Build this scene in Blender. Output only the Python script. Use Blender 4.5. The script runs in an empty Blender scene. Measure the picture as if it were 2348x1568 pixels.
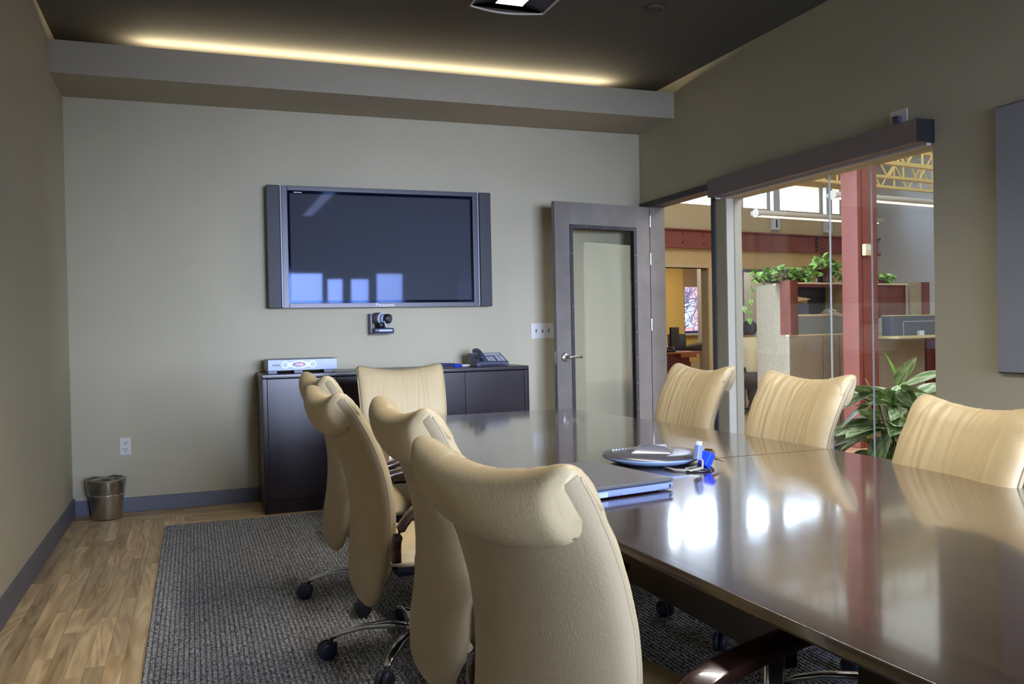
import bpy, math, random
from mathutils import Vector, Matrix
R = random.Random(7)
sc = bpy.context.scene
col = sc.collection
PI = math.pi

# ------------------------------------------------------------------ camera
cam_d = bpy.data.cameras.new('camera'); cam = bpy.data.objects.new('camera', cam_d); col.objects.link(cam)
cam_d.sensor_fit = 'HORIZONTAL'; cam_d.sensor_width = 36.0; cam_d.lens = 36.0 * 1990.16 / 2348
cam_d.clip_start = 0.02; cam_d.clip_end = 200
r_ = (0.93834265, -0.34513533, -0.01986634); u_ = (0.02354967, 0.00648224, 0.99970165); f_ = (0.34490358, 0.93853054, -0.01421038)
cam.matrix_world = Matrix(((r_[0], u_[0], -f_[0], 0), (r_[1], u_[1], -f_[1], 0), (r_[2], u_[2], -f_[2], 1.25), (0, 0, 0, 1)))
sc.camera = cam

# ------------------------------------------------------------------ world, lights, exposure
sc.view_settings.view_transform = 'Standard'; sc.view_settings.look = 'None'
sc.view_settings.gamma = 1.0; sc.view_settings.exposure = 1.22; sc.view_settings.use_curve_mapping = False
w = bpy.data.worlds.new('world'); sc.world = w; w.use_nodes = True
bg = w.node_tree.nodes['Background']; bg.inputs[0].default_value = (0.66, 0.80, 1.0, 1); bg.inputs[1].default_value = 12.0
sc.cycles.use_denoising = True
sc.cycles.max_bounces = 8; sc.cycles.diffuse_bounces = 5; sc.cycles.transparent_max_bounces = 12
sc.cycles.caustics_reflective = False; sc.cycles.caustics_refractive = False
sc.cycles.sample_clamp_indirect = 4.0

OA = math.radians(9)
UX, UY = math.cos(OA), math.sin(OA)
def off(u, v, z=0.0):                       # office frame: turned 9 degrees from the meeting room
    return Vector((u*UX - v*UY, u*UY + v*UX, z))

def area(name, loc, direction, sx, sy, power, color, spread=180):
    l = bpy.data.lights.new(name, 'AREA'); l.shape = 'RECTANGLE'; l.size = sx; l.size_y = sy
    l.energy = power; l.color = color; l.spread = math.radians(spread)
    o = bpy.data.objects.new(name, l); col.objects.link(o)
    o.location = loc; o.rotation_euler = Vector(direction).to_track_quat('-Z', 'Y').to_euler()
    return o
YR = -2.5      # rear wall with the windows
DAY = (0.60, 0.71, 1.0)
# daylight entering at each rear window (the light sits in the opening and has the window's size)
for k, (x0, x1, z0, z1, pw) in enumerate(((0.75, 2.19, .95, 2.32, 150), (2.29, 2.55, .95, 2.22, 26), (2.71, 3.02, .95, 2.22, 32), (3.18, 3.65, .95, 2.32, 48))):
    area('window_daylight', ((x0+x1)/2, YR + .02, (z0+z1)/2), (-.03, 1, -.115), x1-x0, z1-z0, pw*.105, DAY, 42)
    area('window_skylight', ((x0+x1)/2, YR + .03, (z0+z1)/2), (0, 1, 0), x1-x0, z1-z0, pw*.062, (.86, .92, 1.0))
area('pendant_glow', (1.56, 2.5, 2.974), (0, 0, -1), .13, 3.38, 44, (1.0, .94, .84), 158)
area('cove_light', (1.45, 6.33, 3.13), (0, -.25, 1), 3.5, .05, 12, (1.0, .86, .6))
area('office_fill', off(9.2, 5.5, 3.55), (0.0, 0.05, -1), 6.0, 5.0, 50, (.88, .93, 1.0))  # fill light added under the closed roof to brighten the office
area('corridor_fill', (5.4, 3.4, 3.4), (0, 0, -1), 2.4, 3.4, 66, (.9, .93, 1.0))  # added fill beyond the glass
area('back_office_light', off(11.0, 12.2, 2.8), (0, 0, -1), 2.5, 1.5, 26, (1.0, .86, .62))

# ------------------------------------------------------------------ materials
def S(r, g, b):
    f = lambda c: (c/255/12.92) if c/255 <= .04045 else ((c/255+.055)/1.055)**2.4
    return (f(r), f(g), f(b), 1)
def mat(name, c, rough=.5, metal=0., spec=.5, noise=0., nscale=20., bump=0., bscale=60., coat=0., emis=None, estr=0., sheen=0.):
    m = bpy.data.materials.new(name); m.use_nodes = True; nt = m.node_tree; b = nt.nodes['Principled BSDF']
    b.inputs['Base Color'].default_value = c; b.inputs['Roughness'].default_value = rough
    b.inputs['Metallic'].default_value = metal; b.inputs['Specular IOR Level'].default_value = spec
    b.inputs['Coat Weight'].default_value = coat; b.inputs['Sheen Weight'].default_value = sheen
    tc = nt.nodes.new('ShaderNodeTexCoord')
    n = nt.nodes.new('ShaderNodeTexNoise'); n.inputs['Scale'].default_value = nscale; n.inputs['Detail'].default_value = 4
    nt.links.new(tc.outputs['Object'], n.inputs['Vector'])
    a = max(noise, .02)
    ramp = nt.nodes.new('ShaderNodeMapRange'); ramp.inputs[1].default_value = .3; ramp.inputs[2].default_value = .7
    ramp.inputs[3].default_value = 1-a; ramp.inputs[4].default_value = 1+a
    nt.links.new(n.outputs[0], ramp.inputs[0])
    mul = nt.nodes.new('ShaderNodeVectorMath'); mul.operation = 'SCALE'; mul.inputs[0].default_value = c[:3]
    nt.links.new(ramp.outputs[0], mul.inputs['Scale']); nt.links.new(mul.outputs[0], b.inputs['Base Color'])
    if bump:
        n2 = nt.nodes.new('ShaderNodeTexNoise'); n2.inputs['Scale'].default_value = bscale; n2.inputs['Detail'].default_value = 3
        nt.links.new(tc.outputs['Object'], n2.inputs['Vector'])
        bp = nt.nodes.new('ShaderNodeBump'); bp.inputs['Strength'].default_value = bump; bp.inputs['Distance'].default_value = .01
        nt.links.new(n2.outputs[0], bp.inputs['Height']); nt.links.new(bp.outputs[0], b.inputs['Normal'])
    if emis:
        b.inputs['Emission Color'].default_value = emis; b.inputs['Emission Strength'].default_value = estr
    return m

def wood(name, c1, c2, rough, scale=1., axis=1, spec=.5, coat=0., stretch=9., rings=False, perobj=0., bump=0.02, croug=.05):
    m = bpy.data.materials.new(name); m.use_nodes = True; nt = m.node_tree; b = nt.nodes['Principled BSDF']
    tc = nt.nodes.new('ShaderNodeTexCoord'); mp = nt.nodes.new('ShaderNodeMapping')
    s = [scale*stretch]*3; s[axis] = scale; mp.inputs['Scale'].default_value = s
    oi = nt.nodes.new('ShaderNodeObjectInfo')
    add = nt.nodes.new('ShaderNodeVectorMath'); add.operation = 'MULTIPLY_ADD'
    cmb = nt.nodes.new('ShaderNodeCombineXYZ')
    for i in range(3): nt.links.new(oi.outputs['Random'], cmb.inputs[i])
    nt.links.new(cmb.outputs[0], add.inputs[0]); add.inputs[1].default_value = (37, 91, 53)
    nt.links.new(tc.outputs['Object'], mp.inputs[0]); nt.links.new(mp.outputs[0], add.inputs[2])
    n = nt.nodes.new('ShaderNodeTexNoise'); n.inputs['Scale'].default_value = 1.2; n.inputs['Detail'].default_value = 6
    n.inputs['Distortion'].default_value = .8
    nt.links.new(add.outputs[0], n.inputs['Vector'])
    src = n.outputs[0]
    if rings:
        # growth-ring contours of a slow noise give the cathedral grain of flat-sawn oak
        wv = nt.nodes.new('ShaderNodeTexNoise'); wv.inputs['Scale'].default_value = .32; wv.inputs['Detail'].default_value = 2.5; wv.inputs['Distortion'].default_value = .3
        nt.links.new(add.outputs[0], wv.inputs['Vector'])
        ml = nt.nodes.new('ShaderNodeMath'); ml.operation = 'MULTIPLY'; ml.inputs[1].default_value = 120; nt.links.new(wv.outputs[0], ml.inputs[0])
        sn = nt.nodes.new('ShaderNodeMath'); sn.operation = 'SINE'; nt.links.new(ml.outputs[0], sn.inputs[0])
        mx = nt.nodes.new('ShaderNodeMath'); mx.operation = 'MULTIPLY_ADD'; mx.inputs[1].default_value = .085
        nt.links.new(sn.outputs[0], mx.inputs[0]); nt.links.new(n.outputs[0], mx.inputs[2])
        src = mx.outputs[0]
    cr = nt.nodes.new('ShaderNodeValToRGB'); cr.color_ramp.elements[0].position = .25; cr.color_ramp.elements[1].position = .75
    cr.color_ramp.elements[0].color = c1; cr.color_ramp.elements[1].color = c2
    nt.links.new(src, cr.inputs[0])
    out = cr.outputs[0]
    if perobj:
        mr = nt.nodes.new('ShaderNodeMapRange'); mr.inputs[3].default_value = 1-perobj; mr.inputs[4].default_value = 1+perobj*.6
        nt.links.new(oi.outputs['Random'], mr.inputs[0])
        sc_ = nt.nodes.new('ShaderNodeVectorMath'); sc_.operation = 'SCALE'
        nt.links.new(out, sc_.inputs[0]); nt.links.new(mr.outputs[0], sc_.inputs['Scale']); out = sc_.outputs[0]
    nt.links.new(out, b.inputs['Base Color'])
    b.inputs['Roughness'].default_value = rough; b.inputs['Specular IOR Level'].default_value = spec
    b.inputs['Coat Weight'].default_value = coat; b.inputs['Coat Roughness'].default_value = croug
    if bump:
        bp = nt.nodes.new('ShaderNodeBump'); bp.inputs['Strength'].default_value = bump; bp.inputs['Distance'].default_value = .01
        nt.links.new(src, bp.inputs['Height']); nt.links.new(bp.outputs[0], b.inputs['Normal'])
        nt.links.new(bp.outputs[0], b.inputs['Coat Normal'])
    return m

def glass_mat(name, tint=(1, 1, 1, 1), ior=1.5, amt=1.0):
    m = bpy.data.materials.new(name); m.use_nodes = True; nt = m.node_tree
    nt.nodes.remove(nt.nodes['Principled BSDF']); out = nt.nodes['Material Output']
    tr = nt.nodes.new('ShaderNodeBsdfTransparent'); tr.inputs[0].default_value = tint
    gl = nt.nodes.new('ShaderNodeBsdfGlossy'); gl.inputs['Roughness'].default_value = 0.0
    f0 = ((ior-1)/(ior+1))**2                     # thin pane: the same Fresnel reflection from either face
    ge = nt.nodes.new('ShaderNodeNewGeometry'); dt = nt.nodes.new('ShaderNodeVectorMath'); dt.operation = 'DOT_PRODUCT'
    nt.links.new(ge.outputs['Normal'], dt.inputs[0]); nt.links.new(ge.outputs['Incoming'], dt.inputs[1])
    ab = nt.nodes.new('ShaderNodeMath'); ab.operation = 'ABSOLUTE'; nt.links.new(dt.outputs['Value'], ab.inputs[0])
    su = nt.nodes.new('ShaderNodeMath'); su.operation = 'SUBTRACT'; su.inputs[0].default_value = 1; nt.links.new(ab.outputs[0], su.inputs[1])
    po = nt.nodes.new('ShaderNodeMath'); po.operation = 'POWER'; po.inputs[1].default_value = 5; nt.links.new(su.outputs[0], po.inputs[0])
    fr = nt.nodes.new('ShaderNodeMath'); fr.operation = 'MULTIPLY_ADD'; fr.inputs[1].default_value = 1-f0; fr.inputs[2].default_value = f0
    nt.links.new(po.outputs[0], fr.inputs[0])
    mu = nt.nodes.new('ShaderNodeMath'); mu.operation = 'MULTIPLY'; mu.inputs[1].default_value = amt; mu.use_clamp = True
    mx = nt.nodes.new('ShaderNodeMixShader')
    nt.links.new(fr.outputs[0], mu.inputs[0]); nt.links.new(mu.outputs[0], mx.inputs[0])
    nt.links.new(tr.outputs[0], mx.inputs[1]); nt.links.new(gl.outputs[0], mx.inputs[2]); nt.links.new(mx.outputs[0], out.inputs[0])
    return m

M = {}
M['wall'] = mat('wall_paint', S(194, 186, 160), .75, spec=.2, noise=.03, nscale=1.5, bump=.05, bscale=120)
M['beam'] = mat('beam_paint', S(176, 168, 148), .75, spec=.2, noise=.02)
M['ceil'] = mat('ceiling_paint', S(100, 97, 90), .9, spec=.1, noise=.02)
M['jamb'] = mat('jamb_daylit', S(196, 192, 180), .7, spec=.2)  # wall tone made paler: window light on the return put into the colour
M['base'] = mat('baseboard_vinyl', S(104, 106, 118), .45, noise=.05, nscale=4)
M['planksub'] = mat('subfloor', S(86, 62, 38), .8)
M['plank'] = wood('oak_plank', S(172, 136, 92), S(244, 218, 170), .42, scale=1.3, axis=1, stretch=9, rings=True, perobj=.32, bump=.03)
M['plankx'] = wood('oak_plank_cross', S(164, 130, 88), S(236, 208, 160), .42, scale=1.3, axis=0, stretch=9, rings=True, perobj=.2, bump=.03)
M['officefloor'] = wood('office_floor', S(160, 118, 84), S(200, 156, 118), .45, scale=1.2, axis=0, stretch=12)
M['officewall'] = mat('office_wall_tan', S(190, 162, 116), .8, spec=.15, noise=.03)
M['officewall2'] = mat('office_wall_cream', S(188, 190, 200), .8, spec=.15, noise=.02)
M['officeceil'] = mat('office_ceiling', S(206, 200, 182), .9)
M['yellow'] = mat('yellow_wall', S(226, 196, 120), .8, spec=.15)
M['red'] = mat('red_steel_paint', S(124, 60, 47), .5, noise=.08, nscale=6)
M['redwood'] = wood('cherry_laminate', S(88, 40, 30), S(116, 56, 42), .45, scale=2, axis=2)
M['truss'] = mat('yellow_truss_paint', S(208, 182, 112), .5)
M['metaldoor'] = mat('grey_wood_door', S(128, 122, 116), .45, noise=.12, nscale=5)
M['dark'] = mat('dark_paint', S(62, 58, 62), .5, noise=.06)
M['header'] = mat('bronze_header', S(122, 108, 106), .5, noise=.04)
M['headend'] = mat('black_endcap', S(40, 40, 42), .4)
M['glass'] = glass_mat('pane_glass', (.97, .99, .98, 1), 1.5, 1.0)
M['doorglass'] = glass_mat('door_glass', (.95, .96, .94, 1), 1.5, 1.0)
M['winglass'] = glass_mat('window_glass', (.97, .98, 1, 1), 1.45, 1.0)
M['skydimglass'] = glass_mat('sky_dimming_glass', (.30, .36, .46, 1), 1.45, 1.0)  # tint added to weaken the sky coming through the rear windows
M['viewdimglass'] = glass_mat('view_dimming_glass', (.45, .46, .50, 1), 1.45, 1.0)  # tint added to dim the overbright view outside the back office
M['glassedge'] = mat('glass_edge', S(214, 222, 226), .15, noise=.05)
M['chrome'] = mat('chrome', (.72, .72, .74, 1), .14, metal=1.)
M['steel'] = mat('brushed_steel', (.56, .54, .50, 1), .28, metal=1., noise=.08, nscale=30)
M['alu'] = mat('aluminium', (.62, .62, .64, 1), .32, metal=1.)
M['black'] = mat('black_plastic', S(30, 32, 40), .4)
M['caster'] = mat('caster_rubber', S(34, 40, 58), .45)
M['white'] = mat('white_plastic', S(222, 220, 214), .4)
M['slot'] = mat('slot_dark', S(40, 38, 36), .6)
M['leather'] = mat('cream_leather', S(190, 170, 130), .48, spec=.4, noise=.05, nscale=4, bump=.10, bscale=170)
M['shell'] = mat('cream_leather_back', S(176, 158, 124), .5, spec=.4, noise=.05, nscale=3, bump=.10, bscale=170)
M['seam'] = mat('leather_seam', S(120, 104, 78), .7)
M['armwood'] = wood('walnut_armrest', S(34, 20, 16), S(66, 40, 32), .22, scale=4, axis=0, coat=.5)
M['table'] = wood('dark_walnut_top', S(38, 27, 20), S(66, 48, 37), .2, scale=1.3, axis=1, stretch=11, coat=1., bump=.012, croug=.075, spec=.6)
M['tableedge'] = mat('table_edge', S(92, 78, 62), .35)
M['tabledark'] = wood('dark_walnut_base', S(26, 18, 16), S(44, 30, 26), .4, scale=2, axis=2)
M['cabinet'] = wood('dark_walnut_cabinet', S(28, 22, 25), S(46, 36, 40), .3, scale=2.2, axis=2, stretch=14, coat=.05, croug=.2, spec=.35)
M['cabedge'] = mat('cabinet_edge', S(92, 80, 72), .4)
M['tvframe'] = mat('television_frame', S(70, 68, 74), .38, metal=.3)
M['tvspk'] = mat('speaker_grille', S(52, 52, 58), .55, noise=.2, nscale=300)
M['tvscreen'] = mat('plasma_glass', (.058, .064, .082, 1), .03, spec=.13)  # base raised to blue-grey: dim room reflections put into the colour
M['tvscreen'].node_tree.nodes['Principled BSDF'].inputs['Specular Tint'].default_value = (.42, .55, 1.0, 1)
M['tvblack'] = mat('screen_border', (.006, .006, .014, 1), .05, spec=.14)
M['tvblack'].node_tree.nodes['Principled BSDF'].inputs['Specular Tint'].default_value = (.25, .45, 1.0, 1)
M['letter'] = mat('white_lettering', S(235, 235, 245), .4, emis=S(220, 220, 245), estr=0.0)
M['silver'] = mat('silver_plastic', S(158, 172, 196), .35, noise=.03)
M['silverw'] = mat('pearl_plastic', S(214, 222, 240), .3)
M['display'] = mat('receiver_display', S(30, 34, 110), .1, coat=.5)
M['led'] = mat('amber_led', S(240, 120, 80), .4, emis=S(255, 120, 90), estr=1.2)
M['laptoplid'] = mat('laptop_lid', S(104, 102, 104), .3, metal=.35)
M['laptopside'] = mat('laptop_side', S(118, 132, 168), .35)
M['pod'] = mat('pod_top', S(62, 60, 66), .25)
M['podside'] = mat('pod_rim', S(128, 148, 182), .3)
M['blue'] = mat('connector_blue', S(14, 60, 210), .4)
M['gold'] = mat('gold_plated', (.85, .6, .25, 1), .25, metal=1.)
M['cable'] = mat('grey_cable', S(148, 140, 124), .5)
M['phone'] = mat('phone_plastic', S(72, 76, 98), .4)
M['phonelight'] = mat('phone_keys', S(176, 180, 196), .4)
M['remote'] = mat('remote_plastic', S(44, 44, 84), .4)
M['wbd'] = mat('whiteboard_back', S(150, 152, 158), .35)
M['wbframe'] = mat('whiteboard_frame', S(84, 82, 80), .4)
M['fabric'] = mat('partition_fabric', S(146, 136, 118), .9, noise=.28, nscale=70, bump=.2, bscale=220)
M['fabric2'] = mat('partition_fabric_grey', S(120, 124, 124), .9, noise=.1, nscale=70)
M['cream'] = mat('cream_laminate', S(206, 192, 150), .5)
M['pot'] = mat('brown_pot', S(70, 36, 32), .4)
M['soil'] = mat('soil', S(40, 30, 24), .9)
M['paper'] = mat('manila_paper', S(206, 180, 130), .7)
M['paperw'] = mat('white_paper', S(214, 210, 200), .7)
M['stem'] = mat('green_stem', S(98, 132, 60), .5)
M['skin'] = mat('skin', S(150, 108, 84), .6)
M['hair'] = mat('dark_hair', S(34, 30, 32), .7)
M['shirt'] = mat('beige_shirt', S(206, 190, 156), .8)
M['pants'] = mat('dark_trousers', S(50, 48, 56), .8)
M['bark'] = mat('bark', S(110, 98, 112), .9)
M['brick'] = mat('far_brick', S(190, 128, 112), .9, noise=.2, nscale=8)
M['carpark'] = mat('pale_ground', S(170, 165, 160), .9)
M['lampglow'] = mat('lamp_diffuser', S(250, 235, 200), .5, emis=(1, .86, .62, 1), estr=1.1)
M['lampbody'] = mat('lamp_body', S(190, 186, 176), .45)
M['fixwhite'] = mat('louver_white', S(210, 214, 230), .35, emis=(.75, .82, 1, 1), estr=.55)
M['fixdark'] = mat('fixture_body', S(44, 40, 52), .5)
M['desk'] = wood('desk_oak', S(150, 92, 54), S(186, 124, 78), .4, scale=2, axis=0)
M['blind'] = mat('roller_blind', S(176, 150, 120), .8)
M['navy'] = mat('navy_fabric', S(40, 46, 60), .8)

def leafmat(name, c1, c2, edge):
    m = bpy.data.materials.new(name); m.use_nodes = True; nt = m.node_tree; b = nt.nodes['Principled BSDF']
    tc = nt.nodes.new('ShaderNodeTexCoord')
    wv = nt.nodes.new('ShaderNodeTexNoise'); wv.inputs['Scale'].default_value = 26; wv.inputs['Detail'].default_value = 3
    mp = nt.nodes.new('ShaderNodeMapping'); mp.inputs['Scale'].default_value = (.35, 1.6, 1)
    nt.links.new(tc.outputs['Object'], mp.inputs[0]); nt.links.new(mp.outputs[0], wv.inputs['Vector'])
    cr = nt.nodes.new('ShaderNodeValToRGB'); cr.color_ramp.elements[0].position = .42; cr.color_ramp.elements[1].position = .58
    cr.color_ramp.elements[0].color = c1; cr.color_ramp.elements[1].color = c2
    nt.links.new(wv.outputs[0], cr.inputs[0])
    oi = nt.nodes.new('ShaderNodeObjectInfo'); mr = nt.nodes.new('ShaderNodeMapRange'); mr.inputs[3].default_value = .7; mr.inputs[4].default_value = 1.3
    nt.links.new(oi.outputs['Random'], mr.inputs[0])
    s = nt.nodes.new('ShaderNodeVectorMath'); s.operation = 'SCALE'
    nt.links.new(cr.outputs[0], s.inputs[0]); nt.links.new(mr.outputs[0], s.inputs['Scale'])
    nt.links.new(s.outputs[0], b.inputs['Base Color']); b.inputs['Roughness'].default_value = .4
    return m
M['aglo'] = leafmat('variegated_leaf', S(124, 164, 104), S(228, 234, 200), None)
M['aglo2'] = leafmat('fresh_leaf', S(104, 158, 50), S(140, 186, 70), None)
M['pothos'] = leafmat('pothos_leaf', S(84, 140, 56), S(160, 192, 104), None)

def rugmat():
    m = bpy.data.materials.new('ribbed_carpet'); m.use_nodes = True; nt = m.node_tree; b = nt.nodes['Principled BSDF']
    tc = nt.nodes.new('ShaderNodeTexCoord')
    v = nt.nodes.new('ShaderNodeTexVoronoi'); v.inputs['Scale'].default_value = 95
    mp = nt.nodes.new('ShaderNodeMapping'); mp.inputs['Scale'].default_value = (1, .8, 1)
    nt.links.new(tc.outputs['Object'], mp.inputs[0]); nt.links.new(mp.outputs[0], v.inputs['Vector'])
    n = nt.nodes.new('ShaderNodeTexNoise'); n.inputs['Scale'].default_value = 160; n.inputs['Detail'].default_value = 2
    nt.links.new(tc.outputs['Object'], n.inputs['Vector'])
    mu = nt.nodes.new('ShaderNodeMath'); mu.operation = 'MULTIPLY_ADD'; mu.inputs[1].default_value = -.6
    nt.links.new(v.outputs['Distance'], mu.inputs[0]); nt.links.new(n.outputs[0], mu.inputs[2])
    cr = nt.nodes.new('ShaderNodeValToRGB'); cr.color_ramp.elements[0].position = .0; cr.color_ramp.elements[1].position = .42
    cr.color_ramp.elements[0].color = S(96, 98, 102); cr.color_ramp.elements[1].color = S(216, 216, 218)
    nt.links.new(mu.outputs[0], cr.inputs[0]); nt.links.new(cr.outputs[0], b.inputs['Base Color'])
    b.inputs['Roughness'].default_value = .95; b.inputs['Specular IOR Level'].default_value = .1
    bp = nt.nodes.new('ShaderNodeBump'); bp.inputs['Strength'].default_value = .8; bp.inputs['Distance'].default_value = .006
    nt.links.new(mu.outputs[0], bp.inputs['Height']); nt.links.new(bp.outputs[0], b.inputs['Normal'])
    return m
M['rug'] = rugmat()

# ------------------------------------------------------------------ mesh helpers
class MB:
    def __init__(s): s.v = []; s.f = []
    def add(s, vs, fs, mx=None):
        n = len(s.v)
        s.v += [tuple(mx @ Vector(p)) if mx else tuple(p) for p in vs]; s.f += [tuple(i+n for i in f) for f in fs]; return s
    def box(s, x0, x1, y0, y1, z0, z1, mx=None):
        return s.add([(x0,y0,z0),(x1,y0,z0),(x1,y1,z0),(x0,y1,z0),(x0,y0,z1),(x1,y0,z1),(x1,y1,z1),(x0,y1,z1)],
                     [(0,3,2,1),(4,5,6,7),(0,1,5,4),(1,2,6,5),(2,3,7,6),(3,0,4,7)], mx)
    def prism(s, pts, z0, z1, mx=None):
        n = len(pts); vs = [(p[0], p[1], z0) for p in pts] + [(p[0], p[1], z1) for p in pts]
        fs = [tuple(reversed(range(n))), tuple(range(n, 2*n))] + [(i, (i+1) % n, (i+1) % n+n, i+n) for i in range(n)]
        return s.add(vs, fs, mx)
    def lathe(s, prof, n=24, mx=None, cap=True):
        vs = []; fs = []
        for r, z in prof:
            for i in range(n): a = 2*PI*i/n; vs.append((r*math.cos(a), r*math.sin(a), z))
        for k in range(len(prof)-1):
            for i in range(n):
                j = (i+1) % n; fs.append((k*n+i, k*n+j, (k+1)*n+j, (k+1)*n+i))
        if cap:
            fs.append(tuple(reversed(range(n)))); fs.append(tuple(range((len(prof)-1)*n, len(prof)*n)))
        return s.add(vs, fs, mx)
    def cyl(s, p0, p1, r0, r1=None, n=14):
        r1 = r0 if r1 is None else r1; p0 = Vector(p0); p1 = Vector(p1); d = p1-p0
        q = d.to_track_quat('Z', 'Y').to_matrix().to_4x4(); q.translation = p0
        return s.lathe([(r0, 0), (r1, d.length)], n, q)
    def tube(s, pts, rad, n=8, flat=None):     # swept round or flat (half width, half height) section
        pts = [Vector(p) for p in pts]; m = len(pts); vs = []; fs = []
        for i, p in enumerate(pts):
            t = (pts[min(i+1, m-1)] - pts[max(i-1, 0)]).normalized()
            up = Vector((0, 0, 1)) if abs(t.z) < .9 else Vector((1, 0, 0))
            a = t.cross(up).normalized(); b = a.cross(t).normalized()
            r = rad[i] if isinstance(rad, (list, tuple)) else rad
            for k in range(n):
                an = 2*PI*k/n
                if flat:
                    hw, hh = flat[i] if isinstance(flat, list) else flat
                    c, q = math.cos(an), math.sin(an); e = .45
                    x = math.copysign(abs(c)**e, c)*hw; y = math.copysign(abs(q)**e, q)*hh
                else: x = math.cos(an)*r; y = math.sin(an)*r
                vs.append(p + a*x + b*y)
        for i in range(m-1):
            for k in range(n):
                j = (k+1) % n; fs.append((i*n+k, i*n+j, (i+1)*n+j, (i+1)*n+k))
        fs.append(tuple(reversed(range(n)))); fs.append(tuple(range((m-1)*n, m*n)))
        return s.add(vs, fs)
    def slab(s, F, B, nu, ns):                 # closed body between two sheets F(u,s), B(u,s), u in -1..1, s in 0..1
        W = nu+1; vs = []
        for g in (F, B):
            for j in range(ns+1):
                for i in range(W): vs.append(g(-1+2*i/nu, j/ns))
        N = W*(ns+1); fs = []
        for j in range(ns):
            for i in range(nu):
                a = j*W+i; fs.append((a, a+1, a+W+1, a+W)); fs.append((N+a, N+a+W, N+a+W+1, N+a+1))
        for i in range(nu):
            fs.append((i+1, i, N+i, N+i+1)); a = ns*W+i; fs.append((a, a+1, N+a+1, N+a))
        for j in range(ns):
            a = j*W; fs.append((a, a+W, N+a+W, N+a)); a = j*W+nu; fs.append((a+W, a, N+a, N+a+W))
        return s.add(vs, fs)
    def mesh(s, name, m, smooth=False):
        me = bpy.data.meshes.new(name); me.from_pydata([tuple(p) for p in s.v], [], s.f); me.update()
        me.materials.append(m)
        if smooth: me.polygons.foreach_set('use_smooth', [True]*len(me.polygons))
        return me
    def build(s, name, m, parent=None, smooth=False, bevel=0, seg=2, label=None, kind=None, sub=0):
        o = bpy.data.objects.new(name, s.mesh(name, m, smooth)); col.objects.link(o)
        if parent: o.parent = parent
        if bevel:
            b = o.modifiers.new('bevel', 'BEVEL'); b.width = bevel; b.segments = seg; b.limit_method = 'ANGLE'; b.angle_limit = .7
            o.data.polygons.foreach_set('use_smooth', [True]*len(o.data.polygons))
            wn = o.modifiers.new('weighted', 'WEIGHTED_NORMAL'); wn.keep_sharp = False
        if sub:
            b = o.modifiers.new('subdivision', 'SUBSURF'); b.levels = sub; b.render_levels = sub
        if label: o['label'] = label
        if kind: o['kind'] = kind
        return o
def tag(o, label, cat, group=None, kind=None):
    o['label'] = label; o['category'] = cat
    if group: o['group'] = group
    if kind: o['kind'] = kind
    return o
def thing(name, label, cat, loc=(0, 0, 0), rz=0., group=None):
    o = bpy.data.objects.new(name, None); col.objects.link(o); o.location = loc; o.rotation_euler = (0, 0, rz)
    o.empty_display_size = .1
    return tag(o, label, cat, group)
def struct(name, label=None, loc=(0, 0, 0), rz=0.):
    o = bpy.data.objects.new(name, None); col.objects.link(o); o.location = loc; o.rotation_euler = (0, 0, rz); o['kind'] = 'structure'
    if label: o['label'] = label
    return o
def B(*a): return MB().box(*a)
def part(name, me, parent, loc=None, rot=None, scale=None, label=None):     # a part that shares mesh data
    o = bpy.data.objects.new(name, me); col.objects.link(o); o.parent = parent
    if loc is not None: o.location = loc
    if rot is not None: o.rotation_euler = rot
    if scale is not None: o.scale = scale
    if label: o['label'] = label
    return o
def st(o, label=None):
    o['kind'] = 'structure'
    if label: o['label'] = label
    return o
def text(body, size, parent, loc, rot, m, name='lettering', ext=.0006):
    c = bpy.data.curves.new(name, 'FONT'); c.body = body; c.size = size; c.extrude = ext; c.align_x = 'CENTER'; c.align_y = 'CENTER'
    c.materials.append(m); c.resolution_u = 3
    tmp = bpy.data.objects.new('tmp', c); col.objects.link(tmp); dg = bpy.context.evaluated_depsgraph_get()
    me = bpy.data.meshes.new_from_object(tmp.evaluated_get(dg)); bpy.data.objects.remove(tmp); bpy.data.curves.remove(c)
    o = bpy.data.objects.new(name, me); col.objects.link(o); o.parent = parent; o.location = loc; o.rotation_euler = rot
    o['kind'] = 'stuff'
    return o
def lerp(tab, x):
    for (a, va), (b, vb) in zip(tab, tab[1:]):
        if x <= b:
            t = (x-a)/(b-a)
            if isinstance(va, tuple): return tuple(p+(q-p)*t for p, q in zip(va, vb))
            return va+(vb-va)*t
    return tab[-1][1]
def smooth_tab(tab, n=40):                     # Catmull-Rom through table points
    xs = [t[0] for t in tab]; out = []
    def g(i): return tab[max(0, min(len(tab)-1, i))]
    for k in range(n+1):
        x = xs[0] + (xs[-1]-xs[0])*k/n
        i = max(j for j in range(len(tab)-1) if xs[j] <= x+1e-9); t = (x-xs[i])/(xs[i+1]-xs[i])
        p0, p1, p2, p3 = (Vector(g(i+d)[1]) for d in (-1, 0, 1, 2))
        q = .5*((2*p1)+(p2-p0)*t+(2*p0-5*p1+4*p2-p3)*t*t+(3*p1-p0-3*p2+p3)*t**3)
        out.append((x, tuple(q)))
    return out

XL, XR, YB, ZC = -.8145, 3.709, 6.77, 3.232

# ------------------------------------------------------------------ meeting room shell
floor = st(B(-1.4, 16, -3.2, 21, -.12, -.006).build('floor', M['planksub']), 'oak strip floor of the meeting room')
B(3.85, 15, -2.8, 16.5, -.006, -.001).build('office_floor', M['officefloor'], floor, label='office floor beyond the glass')
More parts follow.
